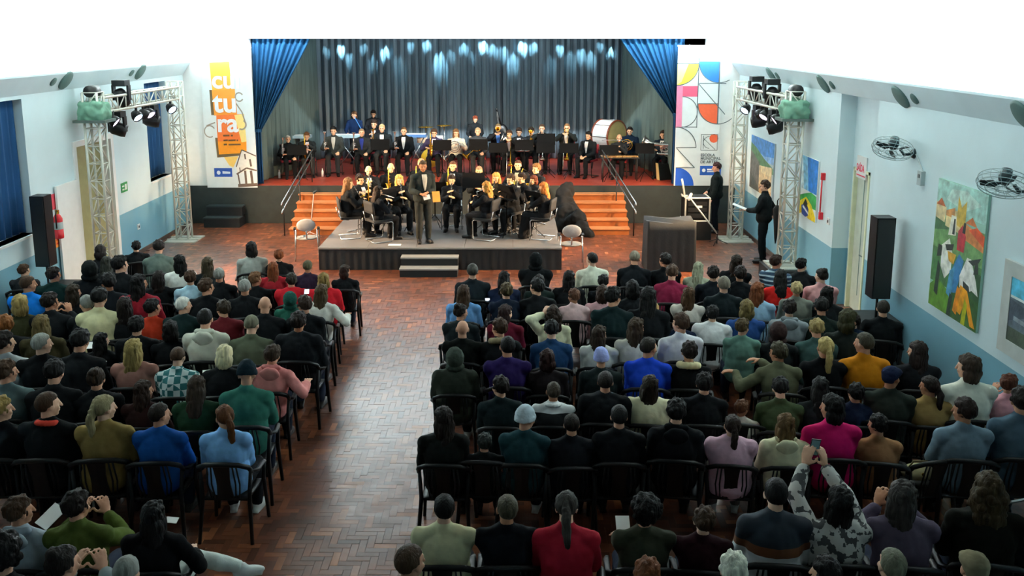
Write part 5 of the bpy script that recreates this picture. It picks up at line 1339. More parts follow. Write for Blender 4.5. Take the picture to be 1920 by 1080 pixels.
def instrument(kind, mat='brass'):
    key = (kind, mat)
    if key in INST: return copy_tree(INST[key])
    c = empty(kind)
    if kind == 'trumpet':          # stands upright, bell up
        MB().lathe(bell(.062, .30), (0, 0, .18)).build('bell', mat, c, True)
        MB().tube([(0, 0, .18), (0, 0, .02), (0, -.03, -.02), (0, -.07, .02), (0, -.07, .30), (0, -.05, .33), (0, -.03, .30), (0, -.03, .06)], .008, 8).build('tubing', mat, c, True)
        for k in range(3): MB().tube([(.025, -.035, .12 + .03 * k), (-.06, -.035, .12 + .03 * k)], .011, 8).build('valve', mat, c, True)
        MB().lathe([(.004, 0), (.005, -.05), (.012, -.09)], (0, -.07, .02)).build('mouthpiece', 'silver', c, True)
    elif kind == 'trombone':
        MB().lathe(bell(.10, .55), (0, 0, .05)).build('bell', mat, c, True)
        MB().tube([(0, 0, .06), (0, 0, -.25), (.05, 0, -.30), (.10, 0, -.25), (.10, 0, .05)], .008, 8).build('main_tubing', mat, c, True)
        MB().tube([(.10, 0, .0), (.10, 0, .85), (.10, .035, .88), (.10, .07, .85), (.10, .07, .05)], .008, 8).build('slide', 'silver', c, True)
        MB().tube([(.10, 0, .1), (.10, .07, .1)], .006, 6).build('brace', 'silver', c, True)
    elif kind == 'saxophone':
        MB().tube([(0, .05, .62), (0, 0, .66), (0, -.03, .60), (0, -.02, .3), (0, 0, .02), (0, .05, -.04), (0, .11, .0), (0, .14, .12), (0, .17, .26)], [.007, .009, .011, .018, .026, .03, .034, .042, .065], 12, True).build('body_tube', mat, c, True)
        MB().lathe([(.055, 0), (.075, .03), (.08, .032), (.06, .0)], (0, .175, .26)).build('bell_rim', mat, c, True)
        MB().capsule((0, .05, .62), .011, (0, .11, .60), .007, 8).build('mouthpiece', 'ebony', c, True)
        for k in range(6): MB().tube([(.012, .0, .12 + .075 * k), (.032, .008, .12 + .075 * k)], .012, 8).build('key', mat, c, True)
    elif kind == 'clarinet':
        MB().tube([(0, 0, .60), (0, 0, .55), (0, 0, .10), (0, 0, .04), (0, 0, 0)], [.007, .012, .013, .016, .033], 12).build('body_tube', 'ebony', c, True)
        for k in range(7): MB().tube([(.008, .012, .14 + .055 * k), (-.008, .018, .16 + .055 * k)], .005, 6).build('key', 'silver', c, True)
        MB().lathe([(.0145, .30), (.0145, .312)]).build('ring', 'silver', c)
    elif kind == 'french_horn':
        pts = [(.15 * math.cos(a * .3), .02 * math.sin(a * .15), .15 * math.sin(a * .3)) for a in range(0, 44)]
        MB().tube(pts, .011, 8).build('coil', mat, c, True)
        MB().tube([(.10 * math.cos(a * .3), .035, .10 * math.sin(a * .3)) for a in range(0, 22)], .009, 8).build('inner_coil', mat, c, True)
        MB().lathe(bell(.155, .32), (.06, -.02, -.1), rot=Euler((0, 2.3, 0)).to_matrix()).build('bell', mat, c, True)
        for k in range(3): MB().tube([(-.06 + .03 * k, .0, .0), (-.06 + .03 * k, .07, .0)], .012, 8).build('valve', 'silver', c, True)
    elif kind == 'euphonium':      # lies across the lap, bell to the player's side
        MB().tube([(-.42, 0, .20), (-.25, 0, .14), (0, 0, .12), (.25, 0, .12), (.34, 0, .06), (.36, 0, 0), (.34, 0, -.08), (.25, 0, -.13), (-.05, 0, -.13), (-.1, 0, -.1)], [.12, .06, .045, .042, .04, .038, .036, .033, .028, .02], 14).build('main_bow', mat, c, True)
        for r_ in (.05, .075): MB().tube([(.12 + r_ * 1.7 * math.cos(a * .35), .01, r_ * math.sin(a * .35)) for a in range(19)], .011, 8).build('loop', mat, c, True)
        for k in range(3): MB().tube([(.02 + .045 * k, .0, .0), (.02 + .045 * k, .05, .19)], .017, 8).build('valve', mat, c, True)
        MB().lathe([(.12, 0), (.15, .03), (.155, .03), (.13, 0)], (-.44, 0, .208), rot=Euler((0, -1.25, 0)).to_matrix()).build('bell_rim', mat, c, True)
    elif kind == 'flute':
        MB().tube([(-.3, 0, 0), (.36, 0, 0)], .0095, 10).build('body_tube', 'silver', c, True)
        for k in range(8): MB().tube([(-.05 + .04 * k, 0, .009), (-.05 + .04 * k, 0, .014)], .008, 8).build('key', 'silver', c, True)
    elif kind == 'tuba':
        MB().lathe([(.03, -.2), (.05, .1), (.09, .35), (.14, .5), (.20, .58), (.205, .585), (.13, .49), (.05, .2)], (0, 0, .2)).build('bell', mat, c, True)
        MB().tube([(0, 0, .05), (.02, 0, -.1), (.12, 0, -.18), (.22, 0, -.1), (.24, 0, .2), (.18, 0, .3), (.1, 0, .2)], [.05, .055, .055, .05, .035, .03, .025], 12).build('bow', mat, c, True)
        for k in range(3): MB().tube([(.05 + .04 * k, .06, .0), (.05 + .04 * k, .06, .22)], .016, 8).build('valve', 'silver', c, True)
    INST[key] = c
    return c
def hold(kind, root, local, rot, label, mat='brass', s=1.0, cat=None):
    """instrument placed in the hands of a seated or standing person (stays a thing of its own)"""
    o = instrument(kind, mat)
    M = Matrix.LocRotScale(root.location, root.rotation_euler, (1, 1, 1))
    o.location = M @ (Vector(local) * root.scale.x)
    o.rotation_euler = (M.to_3x3() @ Euler(rot).to_matrix()).to_euler(); o.scale = (s, s, s)
    tag(o, label, cat or kind.replace('_', ' '), 'instruments of the band'); return o
# ================================================================ BAND ON THE STAGE
SUIT, SUITB = '23282a', '15181a'
def musician(px, py, Y, z0, rz, pose, hair, hcol, top, label, shirt=None, chair=None, s=None, bot='17191c', skin='e6b491', clabel=None, garment='jacket', **kw):
    """px, py: head in the photograph; Y: distance of the head; z0: height of the floor the person is on"""
    p = at_y(px, py, Y); hd = PM[pose]['J']['head']
    sc = s or min(1.1, max(.84, (p.z - z0) / hd.z))
    off = Matrix.Rotation(rz, 3, 'Z') @ Vector((hd.x, hd.y, 0)) * sc
    loc = Vector((p.x - off.x, p.y - off.y, z0))
    e_ = person(loc, rz, sc, pose, hair, hcol, top, bot, label, 'band members', skin=hexc(skin), shirt=shirt, eyes=True, garment=garment, **kw)
    if chair:
        cl = loc + Matrix.Rotation(rz, 3, 'Z') @ Vector((0, .03, 0))
        sled_chair(cl, rz, chair, clabel or ('chair of the ' + label)[:90], 'band chairs', 'black_metal' if chair == 'red_seat' else 'chrome')
    return e_
PI = math.pi; ZS = ZST + .006
BACK = [  # stage row: px, py, Y, turn, pose, hair, hair colour, jacket, shirt, who, instrument
 (540, 261, 24.3, .35, 'rest', 'crop', 'b9b4aa', SUITB, None, 'grey-haired man in black suit at the far left of the stage', 'trumpet'),
 (575, 256, 24.5, .25, 'play', 'short', '6a4426', SUIT, 'e6e0ea', 'brown-haired player bending beside the left handrail', 'saxophone'),
 (625, 246, 24.8, .1, 'rest', 'short', '14110f', '3a3f3d', 'b6b8b0', 'dark-haired player in grey vest holding trumpet on knee', 'trumpet'),
 (678, 249, 24.9, .1, 'rest', 'crop', '8a7458', '2a2e30', '2d3c86', 'player in blue shirt and dark suit holding trumpet upright', 'trumpet'),
 (716, 241, 25.2, .05, 'rest', 'crop', 'c0a878', SUIT, 'efece0', 'fair-haired man behind a music stand holding trumpet', 'trumpet'),
 (757, 246, 24.9, 0, 'rest', 'crop', '5a4026', SUITB, 'f0eee4', 'man in open suit and white shirt with trumpet on knee', 'trumpet'),
 (814, 250, 24.8, 0, 'horn', 'short', '4a3524', '3a3550', 'e9e4ec', 'young player with golden saxophone across the lap', 'saxophone'),
 (855, 250, 24.8, 0, 'horn', 'long', '6a4a2a', 'ddd2bc', None, 'woman in cream sweater hugging a silver french horn', 'french_horn'),
 (896, 247, 24.9, 0, 'rest', 'crop', 'a8906a', '3b4045', None, 'man in grey suit behind the middle music stand', 'french_horn'),
 (934, 240, 25.3, 0, 'brass', 'crop', '6b5a3e', '24272c', '5f8ad0', 'man with blue tie beside the black double bass', 'trumpet'),
 (955, 252, 24.8, -.05, 'brass', 'short', '3a281c', '22262a', 'e8dcd2', 'player in dark suit with trombone slide pointing down', 'trombone'),
 (973, 248, 25.0, -.05, 'play', 'short', '2a1d16', '2c3034', 'f3eef0', 'player in white shirt between two trombonists', 'euphonium'),
 (996, 247, 25.1, -.05, 'play', 'short', '2a2018', '202426', None, 'short-haired player behind the right-hand music stand', 'trumpet'),
 (1016, 241, 25.3, -.1, 'brass', 'crop', '4a3626', '23292a', 'efe9dc', 'man in white shirt with silver trombone', 'trombone'),
 (1063, 240, 25.2, -.15, 'brass', 'crop', '7a5a3a', '272c2b', 'f2ead8', 'man in white shirt and suit with long trombone', 'trombone'),
 (1103, 255, 24.4, -.55, 'lap', 'short', '1d1613', '1b1f22', 'f2f2ee', 'young man in suit with white shirt left of the bass drum', None),
 (1161, 259, 24.2, -.2, 'play', 'none', '0f0e0e', '2a2e33', None, 'bald player in front of the bass drum', 'flute'),
 (1181, 246, 25.0, -.3, 'horn', 'pony', '1c1512', '16263a', None, 'woman in navy with horn right of the bass drum', 'french_horn'),
 (1243, 253, 24.4, -.35, 'horn', 'bob', '3a2a20', '26303c', 'dcdcd6', 'woman with silver euphonium at the far right of the stage', 'euphonium'),
]
HOLD = {'trumpet': ((.20, .40, .74), (0, 0, .3)), 'saxophone': ((.08, .36, .58), (0, 0, PI)), 'french_horn': ((.02, .36, .84), (0, 0, 0)), 'trombone': ((-.06, .42, .95), (PI + .35, 0, 0)), 'euphonium': ((.0, .34, .82), (0, 0, PI)), 'flute': ((.1, .20, 1.14), (0, 0, 0)), 'clarinet': ((0, .28, .62), (-.45, 0, 0))}
for (px, py, Y, rt_, pose, hair, hcol, top, shirt, who, ins) in BACK:
    e_ = musician(px, py, Y, ZS, PI + rt_, pose, hair, hcol, top, who, shirt, 'red_seat', clabel=' '.join(('red stage chair of the ' + who).split()[:16]), bot='2b2e30' if top in (SUIT, '3a3f3d', '3b4045') else '15181b')
    if ins:
        l_, r_ = HOLD[ins]
        if pose == 'brass' and ins == 'trumpet': l_, r_ = (0, .36, 1.08), (-1.2, 0, 0)
        if pose == 'play' and ins == 'trumpet': l_, r_ = (0, .34, .85), (-.6, 0, 0)
        hold(ins, e_, l_, r_, '%s of the %s' % (ins.replace('_', ' '), who), 'silver' if ins in ('euphonium', 'flute') or 'silver' in who or pose == 'rest' and ins == 'trumpet' and 'fair' not in who else 'brass')
for px, py, Y, pose, hair, hcol, top, who in ((664, 216, 26.8, 's_perc', 'bob', '5a3f2a', '14284a', 'standing woman in navy with blue strap behind the keyboards'), (700, 214, 27.2, 's_perc', 'short', '1d1512', '1a1d22', 'standing percussionist in black against the backdrop'), (891, 227, 26.6, 's_perc', 'short', '7a3a24', '1c1f22', 'red-haired drummer behind the drum kit')):
    musician(px, py, Y, ZS, PI, pose, hair, hcol, top, who)
musician(701, 233, 26.0, ZS, PI, 'play', 'short', '2a1d16', '17191d', 'player with white shirt and tie in the rear row', 'f0f0ee', 'red_seat', clabel='red-seated chair of the rear-row player with tie')
# strap on the bass player
b = at_y(668, 232, 26.62); o = MB().tube([b + Vector((-.06, 0, .22)), b + Vector((.06, -.02, 0)), b + Vector((.16, -.04, -.18))], .022, 6, flat=.4).build('shoulder_strap', plain('blue_strap', '4a9be8', .5).name, None, True); tag(o, 'bright blue instrument strap across the standing navy woman', 'strap')
# music stands on the stage
for k, (px, py, pp) in enumerate(((557, 284, 0), (713, 271, 0), (829, 272, 0), (897, 271, 1), (934, 277, 0), (983, 272, 0), (1023, 278, 0), (1067, 280, 0), (1142, 282, 0), (1209, 278, 0))):
    Y = 24.1 if px not in (1142, 1209, 557) else 23.7
    p = at_y(px, py, Y); c = music_stand((p.x, Y, ZS), 0.0, 'black music stand on the stage, %s from the left' % ORD[k], paper=bool(pp))
    c.scale = (1, 1, max(.8, (p.z - ZS) / 1.02))
for k, (px, py) in enumerate(((1024, 261),)):
    p = at_y(px, py, 24.6); c = music_stand((p.x, 24.6, ZS), 0, 'black music stand standing higher behind the trombonists'); c.scale = (1, 1, (p.z - ZS) / 1.02)
# bass drum
p = at_y(1142, 254, 25.9); bd = empty('bass_drum', (p.x, p.y, ZS), .8); tag(bd, 'large white concert bass drum on a stand, right side of the stage', 'drum')
hz = p.z - ZS
MB().lathe([(.44, -.28), (.44, .28)], (0, 0, hz), 36, 'y').build('shell', 'white_plastic', bd, True)
MB().lathe([(.001, -.285), (.43, -.285)], (0, 0, hz), 36, 'y').build('drum_head', plain('drum_skin', 'a89a62', .6).name, bd)
MB().lathe([(.001, .285), (.43, .285)], (0, 0, hz), 36, 'y').build('drum_head', 'drum_skin', bd)
for y in (-.28, .28): MB().lathe([(.43, -.02), (.465, -.02), (.465, .02), (.43, .02), (.43, -.02)], (0, y, hz), 36, 'y').build('hoop', plain('hoop_wood', '7a3a22', .4).name, bd, True)
for k in range(8):
    a = 2 * PI * k / 8; MB().tube([(.455 * math.cos(a), -.27, hz + .455 * math.sin(a)), (.455 * math.cos(a), .27, hz + .455 * math.sin(a))], .008, 6).build('tension_rod', 'chrome', bd, True)
for s in (-1, 1):
    MB().tube([(s * .3, -.28, hz - .34), (s * .38, -.3, 0)], .016).build('stand_leg', 'black_metal', bd, True); MB().tube([(s * .3, .28, hz - .34), (s * .38, .3, 0)], .016).build('stand_leg', 'black_metal', bd, True)
# drum kit behind the saxophone row
dk = empty('drum_kit', (-2.35, 26.2, ZS)); tag(dk, 'drum kit with two cymbals in the middle of the rear stage', 'drum kit')
for x, y, r, h_, zc in ((0, -.1, .27, .4, .3), ):
    MB().lathe([(.001, -h_ / 2), (r, -h_ / 2), (r, h_ / 2), (.001, h_ / 2)], (x, y, zc), 28, 'y').build('kick_drum', plain('drum_yellow', 'c9a72c', .4).name, dk, True)
for x, y, r, zc in ((-.25, -.05, .15, .72), (.2, -.05, .16, .72), (.5, .2, .2, .55)):
    MB().lathe([(.001, 0), (r, 0), (r, .2), (.001, .2)], (x, y, zc), 24).build('tom', 'white_plastic', dk, True)
for px, py in ((798, 238), (833, 235)):
    q = at_y(px, py, 26.3) - dk.location
    MB().lathe([(.001, .02), (.03, .018), (.23, 0), (.23, -.004), (.001, .012)], q, 26, rot=None).build('cymbal', 'brass', dk, True)
    MB().tube([(q.x, q.y, 0), (q.x, q.y, q.z + .03)], .012).build('cymbal_stand', 'chrome', dk, True)
# double bass case shape beside the drummer
db = empty('double_bass', (-.32, 26.4, ZS)); tag(db, 'black double bass leaning in the rear row beside the blue-tied man', 'double bass')
MB().ell((0, 0, .45), (.30, .12, .42), None, 20, 14).ell((0, 0, .95), (.23, .11, .30), None, 20, 14).build('body', 'ebony', db, True)
MB().tube([(0, -.06, 1.2), (-.12, -.06, 1.62)], .03).build('neck', 'ebony', db, True); MB().ell((-.13, -.06, 1.66), (.035, .05, .06)).build('scroll', 'ebony', db, True)
for k in range(4): MB().tube([(-.03 + .02 * k, -.13, .5), (-.13 + .01 * k, -.1, 1.6)], .0025, 4).build('string', 'silver', db)
# keyboards / percussion tables
def keyboard(px, py, Y, w, label, cloth):
    p = at_y(px, py, Y); e_ = empty('keyboard', (p.x, Y, ZS)); tag(e_, label, 'keyboard'); h_ = p.z - ZS
    MB().box((0, 0, h_), (w, .34, .08)).build('case', plain('kb_blue', '4d79b0', .4).name if cloth else plain('kb_pale', 'a9c4cc', .4).name, e_)
    MB().box((0, .02, h_ + .045), (w * .94, .26, .012)).build('keys', 'white_plastic', e_)
    for s in (-1, 1):
        MB().tube([(s * w * .4, -.15, 0), (-s * w * .4, .0, h_ - .04)], .016).build('stand_leg', 'chrome', e_, True)
keyboard(655, 255, 26.0, .85, 'pale keyboard on crossed legs in the left rear of the stage', False)
keyboard(780, 254, 25.9, .6, 'blue keyboard on crossed legs left of the drum kit', True)
keyboard(560, 256, 25.9, .7, 'pale keyboard behind the two leftmost players', False)
# xylophone in front of the bass drum
p = at_y(1162, 293, 23.75); xy = empty('xylophone', (p.x, 23.75, ZS)); tag(xy, 'wooden-barred xylophone on a stand under the bass drum', 'xylophone'); hx = p.z - ZS
for k in range(16): MB().box((-.46 + .061 * k, 0, hx), (.05, .34 - .010 * k, .022)).build('bar', plain('xylo_wood', 'c0945c', .35).name, xy)
for s in (-1, 1): MB().box((0, s * .12, hx - .03), (1.0, .03, .03)).build('rail', 'black_metal', xy)
for s in (-1, 1):
    for y in (-.12, .12): MB().tube([(s * .45, y, 0), (s * .45, y, hx - .03)], .014).build('leg', 'black_metal', xy, True)
# floor monitor
p0 = at_z(1248, 338, ZS); fm = empty('floor_monitor', (p0.x, p0.y + .2, ZS), .25); tag(fm, 'black wedge floor monitor with pale wooden side at the right stage edge', 'speaker')
MB().add([(-.2, -.16, 0), (.2, -.16, 0), (.2, .2, 0), (-.2, .2, 0), (-.2, -.02, .42), (.2, -.02, .42), (.2, .2, .42), (-.2, .2, .42)], [(3, 2, 1, 0), (4, 5, 6, 7), (0, 1, 5, 4), (1, 2, 6, 5), (2, 3, 7, 6), (3, 0, 4, 7)]).build('cabinet', 'black_plastic', fm)
MB().add([(-.215, -.16, 0), (-.2, -.16, 0), (-.2, .02, .0), (-.215, .02, 0), (-.215, -.03, .43), (-.2, -.03, .43), (-.2, .12, .43), (-.215, .12, .43)], [(3, 2, 1, 0), (4, 5, 6, 7), (0, 1, 5, 4), (1, 2, 6, 5), (2, 3, 7, 6), (3, 0, 4, 7)]).build('side_panel', plain('pale_wood', 'd8bf84', .5).name, fm)
# water bottles on the stage edge
for k, (px, py) in enumerate(((524, 334), (605, 331))):
    p = at_z(px, py, ZS); e_ = empty('water_bottle', p); tag(e_, 'clear water bottle on the stage edge, %s of two left ones' % ORD[k], 'bottle', 'bottles on the stage')
    MB().lathe([(.001, 0), (.032, 0), (.032, .14), (.012, .19), (.012, .21)], n=14).build('bottle_body', plain('bottle_pale', 'dfe6e6', .1).name, e_, True); MB().lathe([(.014, .205), (.014, .225), (.001, .225)], n=12).build('cap', 'white_plastic', e_)

# ================================================================ BAND ON THE PLATFORM
ZP = ZPL + .001
FRONT_ROW = [
 (654, 344, 19.1, -1.25, 'play', 'long', '6a4a2c', BK, None, 'woman with long brown hair side-on at the left platform edge', 'clarinet'),
 (675, 337, 19.6, -2.2, 'play', 'short', '2a1d18', '1d2024', 'f0eef0', 'dark-haired player with white collar on the left of the platform', 'saxophone'),
 (691, 320, 20.9, PI + .25, 'play', 'none', HB, '1b1e21', 'e9e6e0', 'bald man in rear row at the left of the platform', 'clarinet'),
 (733, 315, 21.1, PI + .2, 'rest', 'none', HB, '1a1d20', None, 'bald man in black suit behind the blonde clarinettist', 'saxophone'),
 (749, 338, 19.7, PI + .35, 'play', 'long', 'd9b060', '14171a', None, 'blonde woman in black playing clarinet left of the conductor', 'clarinet'),
 (709, 359, 18.75, -.95, 'play', 'long', '2c2018', '14171c', None, 'woman with long dark hair, back turned, at the left platform front', 'flute'),
 (790, 307, 21.3, PI, 'rest', 'crop', 'b08a62', '1c1f22', None, 'fair player directly behind the conductor', 'saxophone'),
 (849, 312, 21.2, PI, 'rest', 'crop', '5a3c28', '181b1f', 'e6e2de', 'man in rear row right of the conductor', 'saxophone'),
 (847, 338, 20.0, PI, 'play', 'short', '2c2019', '17191d', None, 'dark-haired player just right of the conductor', 'clarinet'),
 (898, 321, 20.9, PI - .1, 'play', 'crop', '9a7a5e', '15181b', None, 'man behind a black music stand in the platform centre', 'clarinet'),
 (911, 351, 18.95, 1.15, 'play', 'wide', 'a97a38', '16181c', None, 'curly fair-haired woman facing left at the platform front', 'flute'),
 (930, 334, 19.9, PI - .35, 'play', 'long', 'cf9a50', '2c2a22', None, 'blonde woman right of the platform centre', 'clarinet'),
 (957, 337, 19.6, 2.4, 'play', 'short', '3a281c', '17191c', 'eceae6', 'boy with white shirt playing clarinet', 'clarinet'),
 (971, 310, 21.3, PI - .2, 'rest', 'crop', '4a3020', '1b1e22', 'd8c8a8', 'man in rear row third from the platform right edge', 'saxophone'),
 (978, 335, 19.9, 2.3, 'play', 'short', '2b1e17', '1a1c20', 'f2f2f0', 'boy in suit with white shirt near the right platform side', 'clarinet'),
 (1000, 338, 20.4, 2.1, 'play', 'bob', '5a2c1c', '191b1f', None, 'player half hidden behind the auburn-haired woman', 'clarinet'),
 (1005, 317, 20.9, 2.3, 'rest', 'short', '7a5630', '1a1d22', None, 'man turned sideways in the rear right of the platform', 'saxophone'),
 (1018, 352, 19.0, 1.25, 'play', 'long', 'b8692e', '17181b', None, 'woman with long auburn hair in long black dress facing left', 'clarinet'),
]
for k, (px, py, Y, rz, pose, hair, hcol, top, shirt, who, ins) in enumerate(FRONT_ROW):
    e_ = musician(px, py, Y, ZP, rz, pose, hair, hcol, top, who, shirt, 'black_seat', clabel=' '.join(('chrome chair under the ' + who).split()[:16]), bot='131518', skin='eab88e')
    l_, r_ = HOLD[ins]
    if ins == 'clarinet': l_, r_ = (0, .40, .66), (.5, 0, 0)
    if ins == 'flute': l_, r_ = (.12, .19, 1.10), (0, 0, 0)
    hold(ins, e_, l_, r_, '%s of the %s' % (ins, who), 'brass')
# long dress of the auburn-haired woman
wm = [o for o in COL.objects if o.name.startswith('person') and 'auburn hair in long black dress' in o.get('label', '')][0]
dm = MB().capsule((-.1, .05, .52), .12, (.1, .05, .52), .12).capsule((-.12, .42, .50), .11, (.12, .42, .50), .11).capsule((-.14, .48, .06), .12, (.14, .52, .06), .12).capsule((0, .1, .5), .13, (0, .45, .48), .13).capsule((0, .43, .5), .14, (0, .5, .08), .14).capsule((-.12, .42, .5), .11, (-.16, .5, .06), .11).capsule((.12, .42, .5), .11, (.16, .5, .06), .11)
link('skirt', remesh(dm, .018, 3, 'skirt', 'cloth'), wm, color=hexc('17181b'))
# conductor and the announcers
def stander(px, py_foot, z0, rz, pose, hair, hcol, top, label, height=None, **kw):
    p = at_z(px, py_foot, z0); s = (height or 1.75) / 1.72
    return person((p.x, p.y, z0), rz, s, pose, hair, hcol, top, kw.pop('bot', '16181b'), label, None, eyes=True, **kw)
cond = stander(795, 455, ZP, PI + .35, 's_clasp', 'crop', '5b4632', '2b302e', 'conductor in dark suit standing at the platform front, hands together', 1.74, shirt='cfc8b8', bot='2b2e2c', skin=hexc('b9805c'))
M_ = Matrix.LocRotScale(cond.location, cond.rotation_euler, cond.scale)
o = MB().box((0, 0, 0), (.16, .012, .22)).build('folder', plain('folder_orange', 'e8952a', .5).name); tag(o, 'small orange folder beside the conductor', 'folder'); o.location = M_ @ Vector((-.18, .36, 1.02)); o.rotation_euler = (.3, 0, PI + .4)
o = MB().box((0, 0, 0), (.14, .006, .10)).build('paper_sheet', 'paper'); tag(o, 'white paper in the hands of the conductor', 'paper'); o.location = M_ @ Vector((.02, .36, 1.02)); o.rotation_euler = (.5, .2, PI + .3)
emc = stander(1428, 492, 0, 1.2, 's_paper', 'short', '3a2a20', '14191b', 'announcer in black standing by the right truss, reading a white sheet', 1.76, bot='0f1518', skin=hexc('d9a78c'))
M_ = Matrix.LocRotScale(emc.location, emc.rotation_euler, emc.scale)
o = MB().box((0, 0, 0), (.22, .30, .004)).build('paper_sheet', 'paper'); tag(o, 'white sheet held by the standing announcer', 'paper'); o.location = M_ @ Vector((-.03, .50, 1.16)); o.rotation_euler = (.35, 0, emc.rotation_euler.z)
opr = stander(1340, 436, 0, 1.3, 's_down', 'short', '3b2426', '131c1e', 'technician in black standing behind the equipment rack', 1.72, bot='10161e', skin=hexc('d49c86'))
u = empty('folded_umbrella', (5.42, 18.2, 0.55)); tag(u, 'black folded umbrella hanging behind the announcer', 'umbrella')
MB().tube([(0, 0, .0), (0, 0, .12), (0, 0, .45), (0, 0, .72), (0, 0, .8)], [.01, .03, .06, .085, .03], 12).build('canopy', 'black_cloth', u, True); MB().tube([(0, 0, .78), (0, 0, .9), (.03, 0, .94), (.06, 0, .9)], .012).build('handle', 'black_plastic', u, True)
# white sheet on the platform edge
p = at_z(740, 459, ZPL + .004); o = MB().box(p, (.26, .14, .004)).build('paper_sheet', 'paper'); tag(o, 'white sheet lying on the platform front edge', 'paper')
# music stands on the platform
for k, (px, py, Y) in enumerate(((722, 366, 19.5), (815, 352, 20.2), (888, 338, 20.2), (905, 375, 19.5), (950, 360, 19.2), (1000, 370, 19.0), (770, 360, 19.9), (690, 360, 20.2))):
    p = at_y(px, py, Y); c = music_stand((p.x, Y, ZP), [0, PI][k % 2] if k not in (4, 5) else 2.3, 'black music stand on the platform, %s from the left' % ORD[sorted([722, 815, 888, 905, 950, 1000, 770, 690]).index(px)])
    c.scale = (1, 1, max(.7, (p.z - ZP) / 1.02))
# upright grey chairs on both sides of the platform
def visitor_chair(px, py, rz, label):
    p = at_z(px, py, 0); c = empty('visitor_chair', (p.x, p.y, 0), rz); tag(c, label, 'chair')
    MB().ell((0, 0, .46), (.24, .23, .035), None, 20, 8).build('seat', 'grey_fabric', c, True); MB().ell((0, -.24, .78), (.20, .035, .14), None, 20, 10).build('backrest', 'grey_pad', c, True)
    MB().tube([(0, -.25, .72), (0, -.22, .5), (0, -.05, .43)], .018).build('back_stem', 'chrome', c, True)
    for s in (-1, 1):
        MB().tube([(s * .22, -.1, .64), (s * .27, .15, .64), (s * .26, .22, .45), (s * .26, .22, .0)], .014).build('front_leg', 'chrome', c, True)
        MB().tube([(s * .22, -.1, .64), (s * .23, -.2, .44), (s * .25, -.26, 0)], .014).build('rear_leg', 'chrome', c, True)
        MB().box((s * .25, .03, .655), (.05, .22, .025)).build('armrest', 'black_plastic', c)
visitor_chair(577, 484, .2, 'grey upholstered chair with chrome frame left of the platform')
visitor_chair(1070, 497, .0, 'grey upholstered chair with chrome frame right of the platform')
# boom microphone stand by the left stairs
p = at_z(585, 440, 0); e_ = empty('microphone_stand', (p.x, p.y - .25, 0)); tag(e_, 'thin microphone stand in front of the left stage stairs', 'microphone stand')
MB().tube([(0, 0, .02), (.12, .1, 1.05)], .012).build('shaft', plain('pale_pipe', 'd9c0b8', .4).name, e_, True); MB().capsule((.12, .1, 1.06), .03, (.18, .14, 1.10), .022).build('microphone', 'black_metal', e_, True)
for q in range(3):
    a = 2 * PI * q / 3; MB().tube([(0, 0, .12), (.28 * math.cos(a), .28 * math.sin(a), .01)], .009).build('leg', 'pale_pipe', e_, True)
# black heap of covers on the right stairs
hp = MB(); rg = random.Random(4)
for (x, y, z, r) in ((1.30, 22.2, .55, .26), (1.32, 22.3, .80, .20), (1.40, 22.0, .35, .30), (1.55, 21.7, .25, .22), (1.38, 22.35, .98, .14), (1.68, 21.45, .14, .17), (1.62, 21.6, .40, .16), (1.3, 21.9, .2, .22), (1.82, 21.3, .07, .12)):
    hp.ell((x, y, z), (r, r * .9, r * 1.1), None, 12, 8)
e_ = empty('cover_heap', (1.4, 22.0, 0)); tag(e_, 'heap of black cloth covers piled on the right stage stairs', 'cloth heap')
me = remesh(hp, .03, 6, 'heap', 'black_cloth', ((6, 5, .06), (14, 10, .03))); o = link('cloth', me, e_, (-1.4, -22.0, 0))
# black draped table, equipment rack, boom stand at right
def draped_table():
    e_ = empty('draped_table', (3.25, 18.3, 0)); tag(e_, 'tall table covered with a black cloth on the right of the platform', 'table')
    w, d_, h_ = .98, .62, 1.03
    for sx in (-1, 1):
        for sy in (-1, 1): MB().box((sx * (w / 2 - .05), sy * (d_ / 2 - .05), h_ / 2 - .02), (.04, .04, h_ - .06)).build('leg', 'black_metal', e_)
    MB().box((0, 0, h_ - .03), (w - .02, d_ - .02, .03)).build('table_top', 'black_metal', e_)
    per = []
    N = 80
    for i in range(N):
        t = i / N * 4; k = int(t); f = t - k; c_ = [(-1, -1), (1, -1), (1, 1), (-1, 1)]
        a, b = c_[k], c_[(k + 1) % 4]; per.append(((a[0] + (b[0] - a[0]) * f) * w / 2, (a[1] + (b[1] - a[1]) * f) * d_ / 2))
    V = []; F = []
    for j in range(7):
        z = h_ + .004 - (h_ - .01) * j / 6
        for i, (x, y) in enumerate(per):
            g = 1 + .03 * j / 6 + .018 * math.sin(i * 1.9) * (j / 6); V.append((x * g, y * g, z + (.02 * math.cos(i / N * 8 * PI) if j == 0 else 0)))
    for j in range(6):
        for i in range(N): F.append((j * N + i, (j + 1) * N + i, (j + 1) * N + (i + 1) % N, j * N + (i + 1) % N))
    F.append(tuple(range(N)))
    MB().add(V, F).build('cloth', plain('charcoal_cloth', '171c20', .8, var=.15, bs=30).name, e_, True)
draped_table()
rk = empty('equipment_rack', (4.35, 21.2, 0)); tag(rk, 'black equipment rack with aluminium edges beside the technician', 'equipment rack')
MB().box2((-.27, -.25, .45), (.30, .3, 1.0)).build('case', 'black_plastic', rk); MB().box2((-.3, -.3, 0), (.35, .35, .44)).build('base_case', 'black_cloth', rk)
for x in (-.27, .30):
    for z in (.45, 1.0): MB().tube([(x, -.26, z), (x, .3, z)], .018).build('edge', 'alu', rk)
    MB().tube([(x, -.26, .45), (x, -.26, 1.0)], .02).build('edge', 'alu', rk)
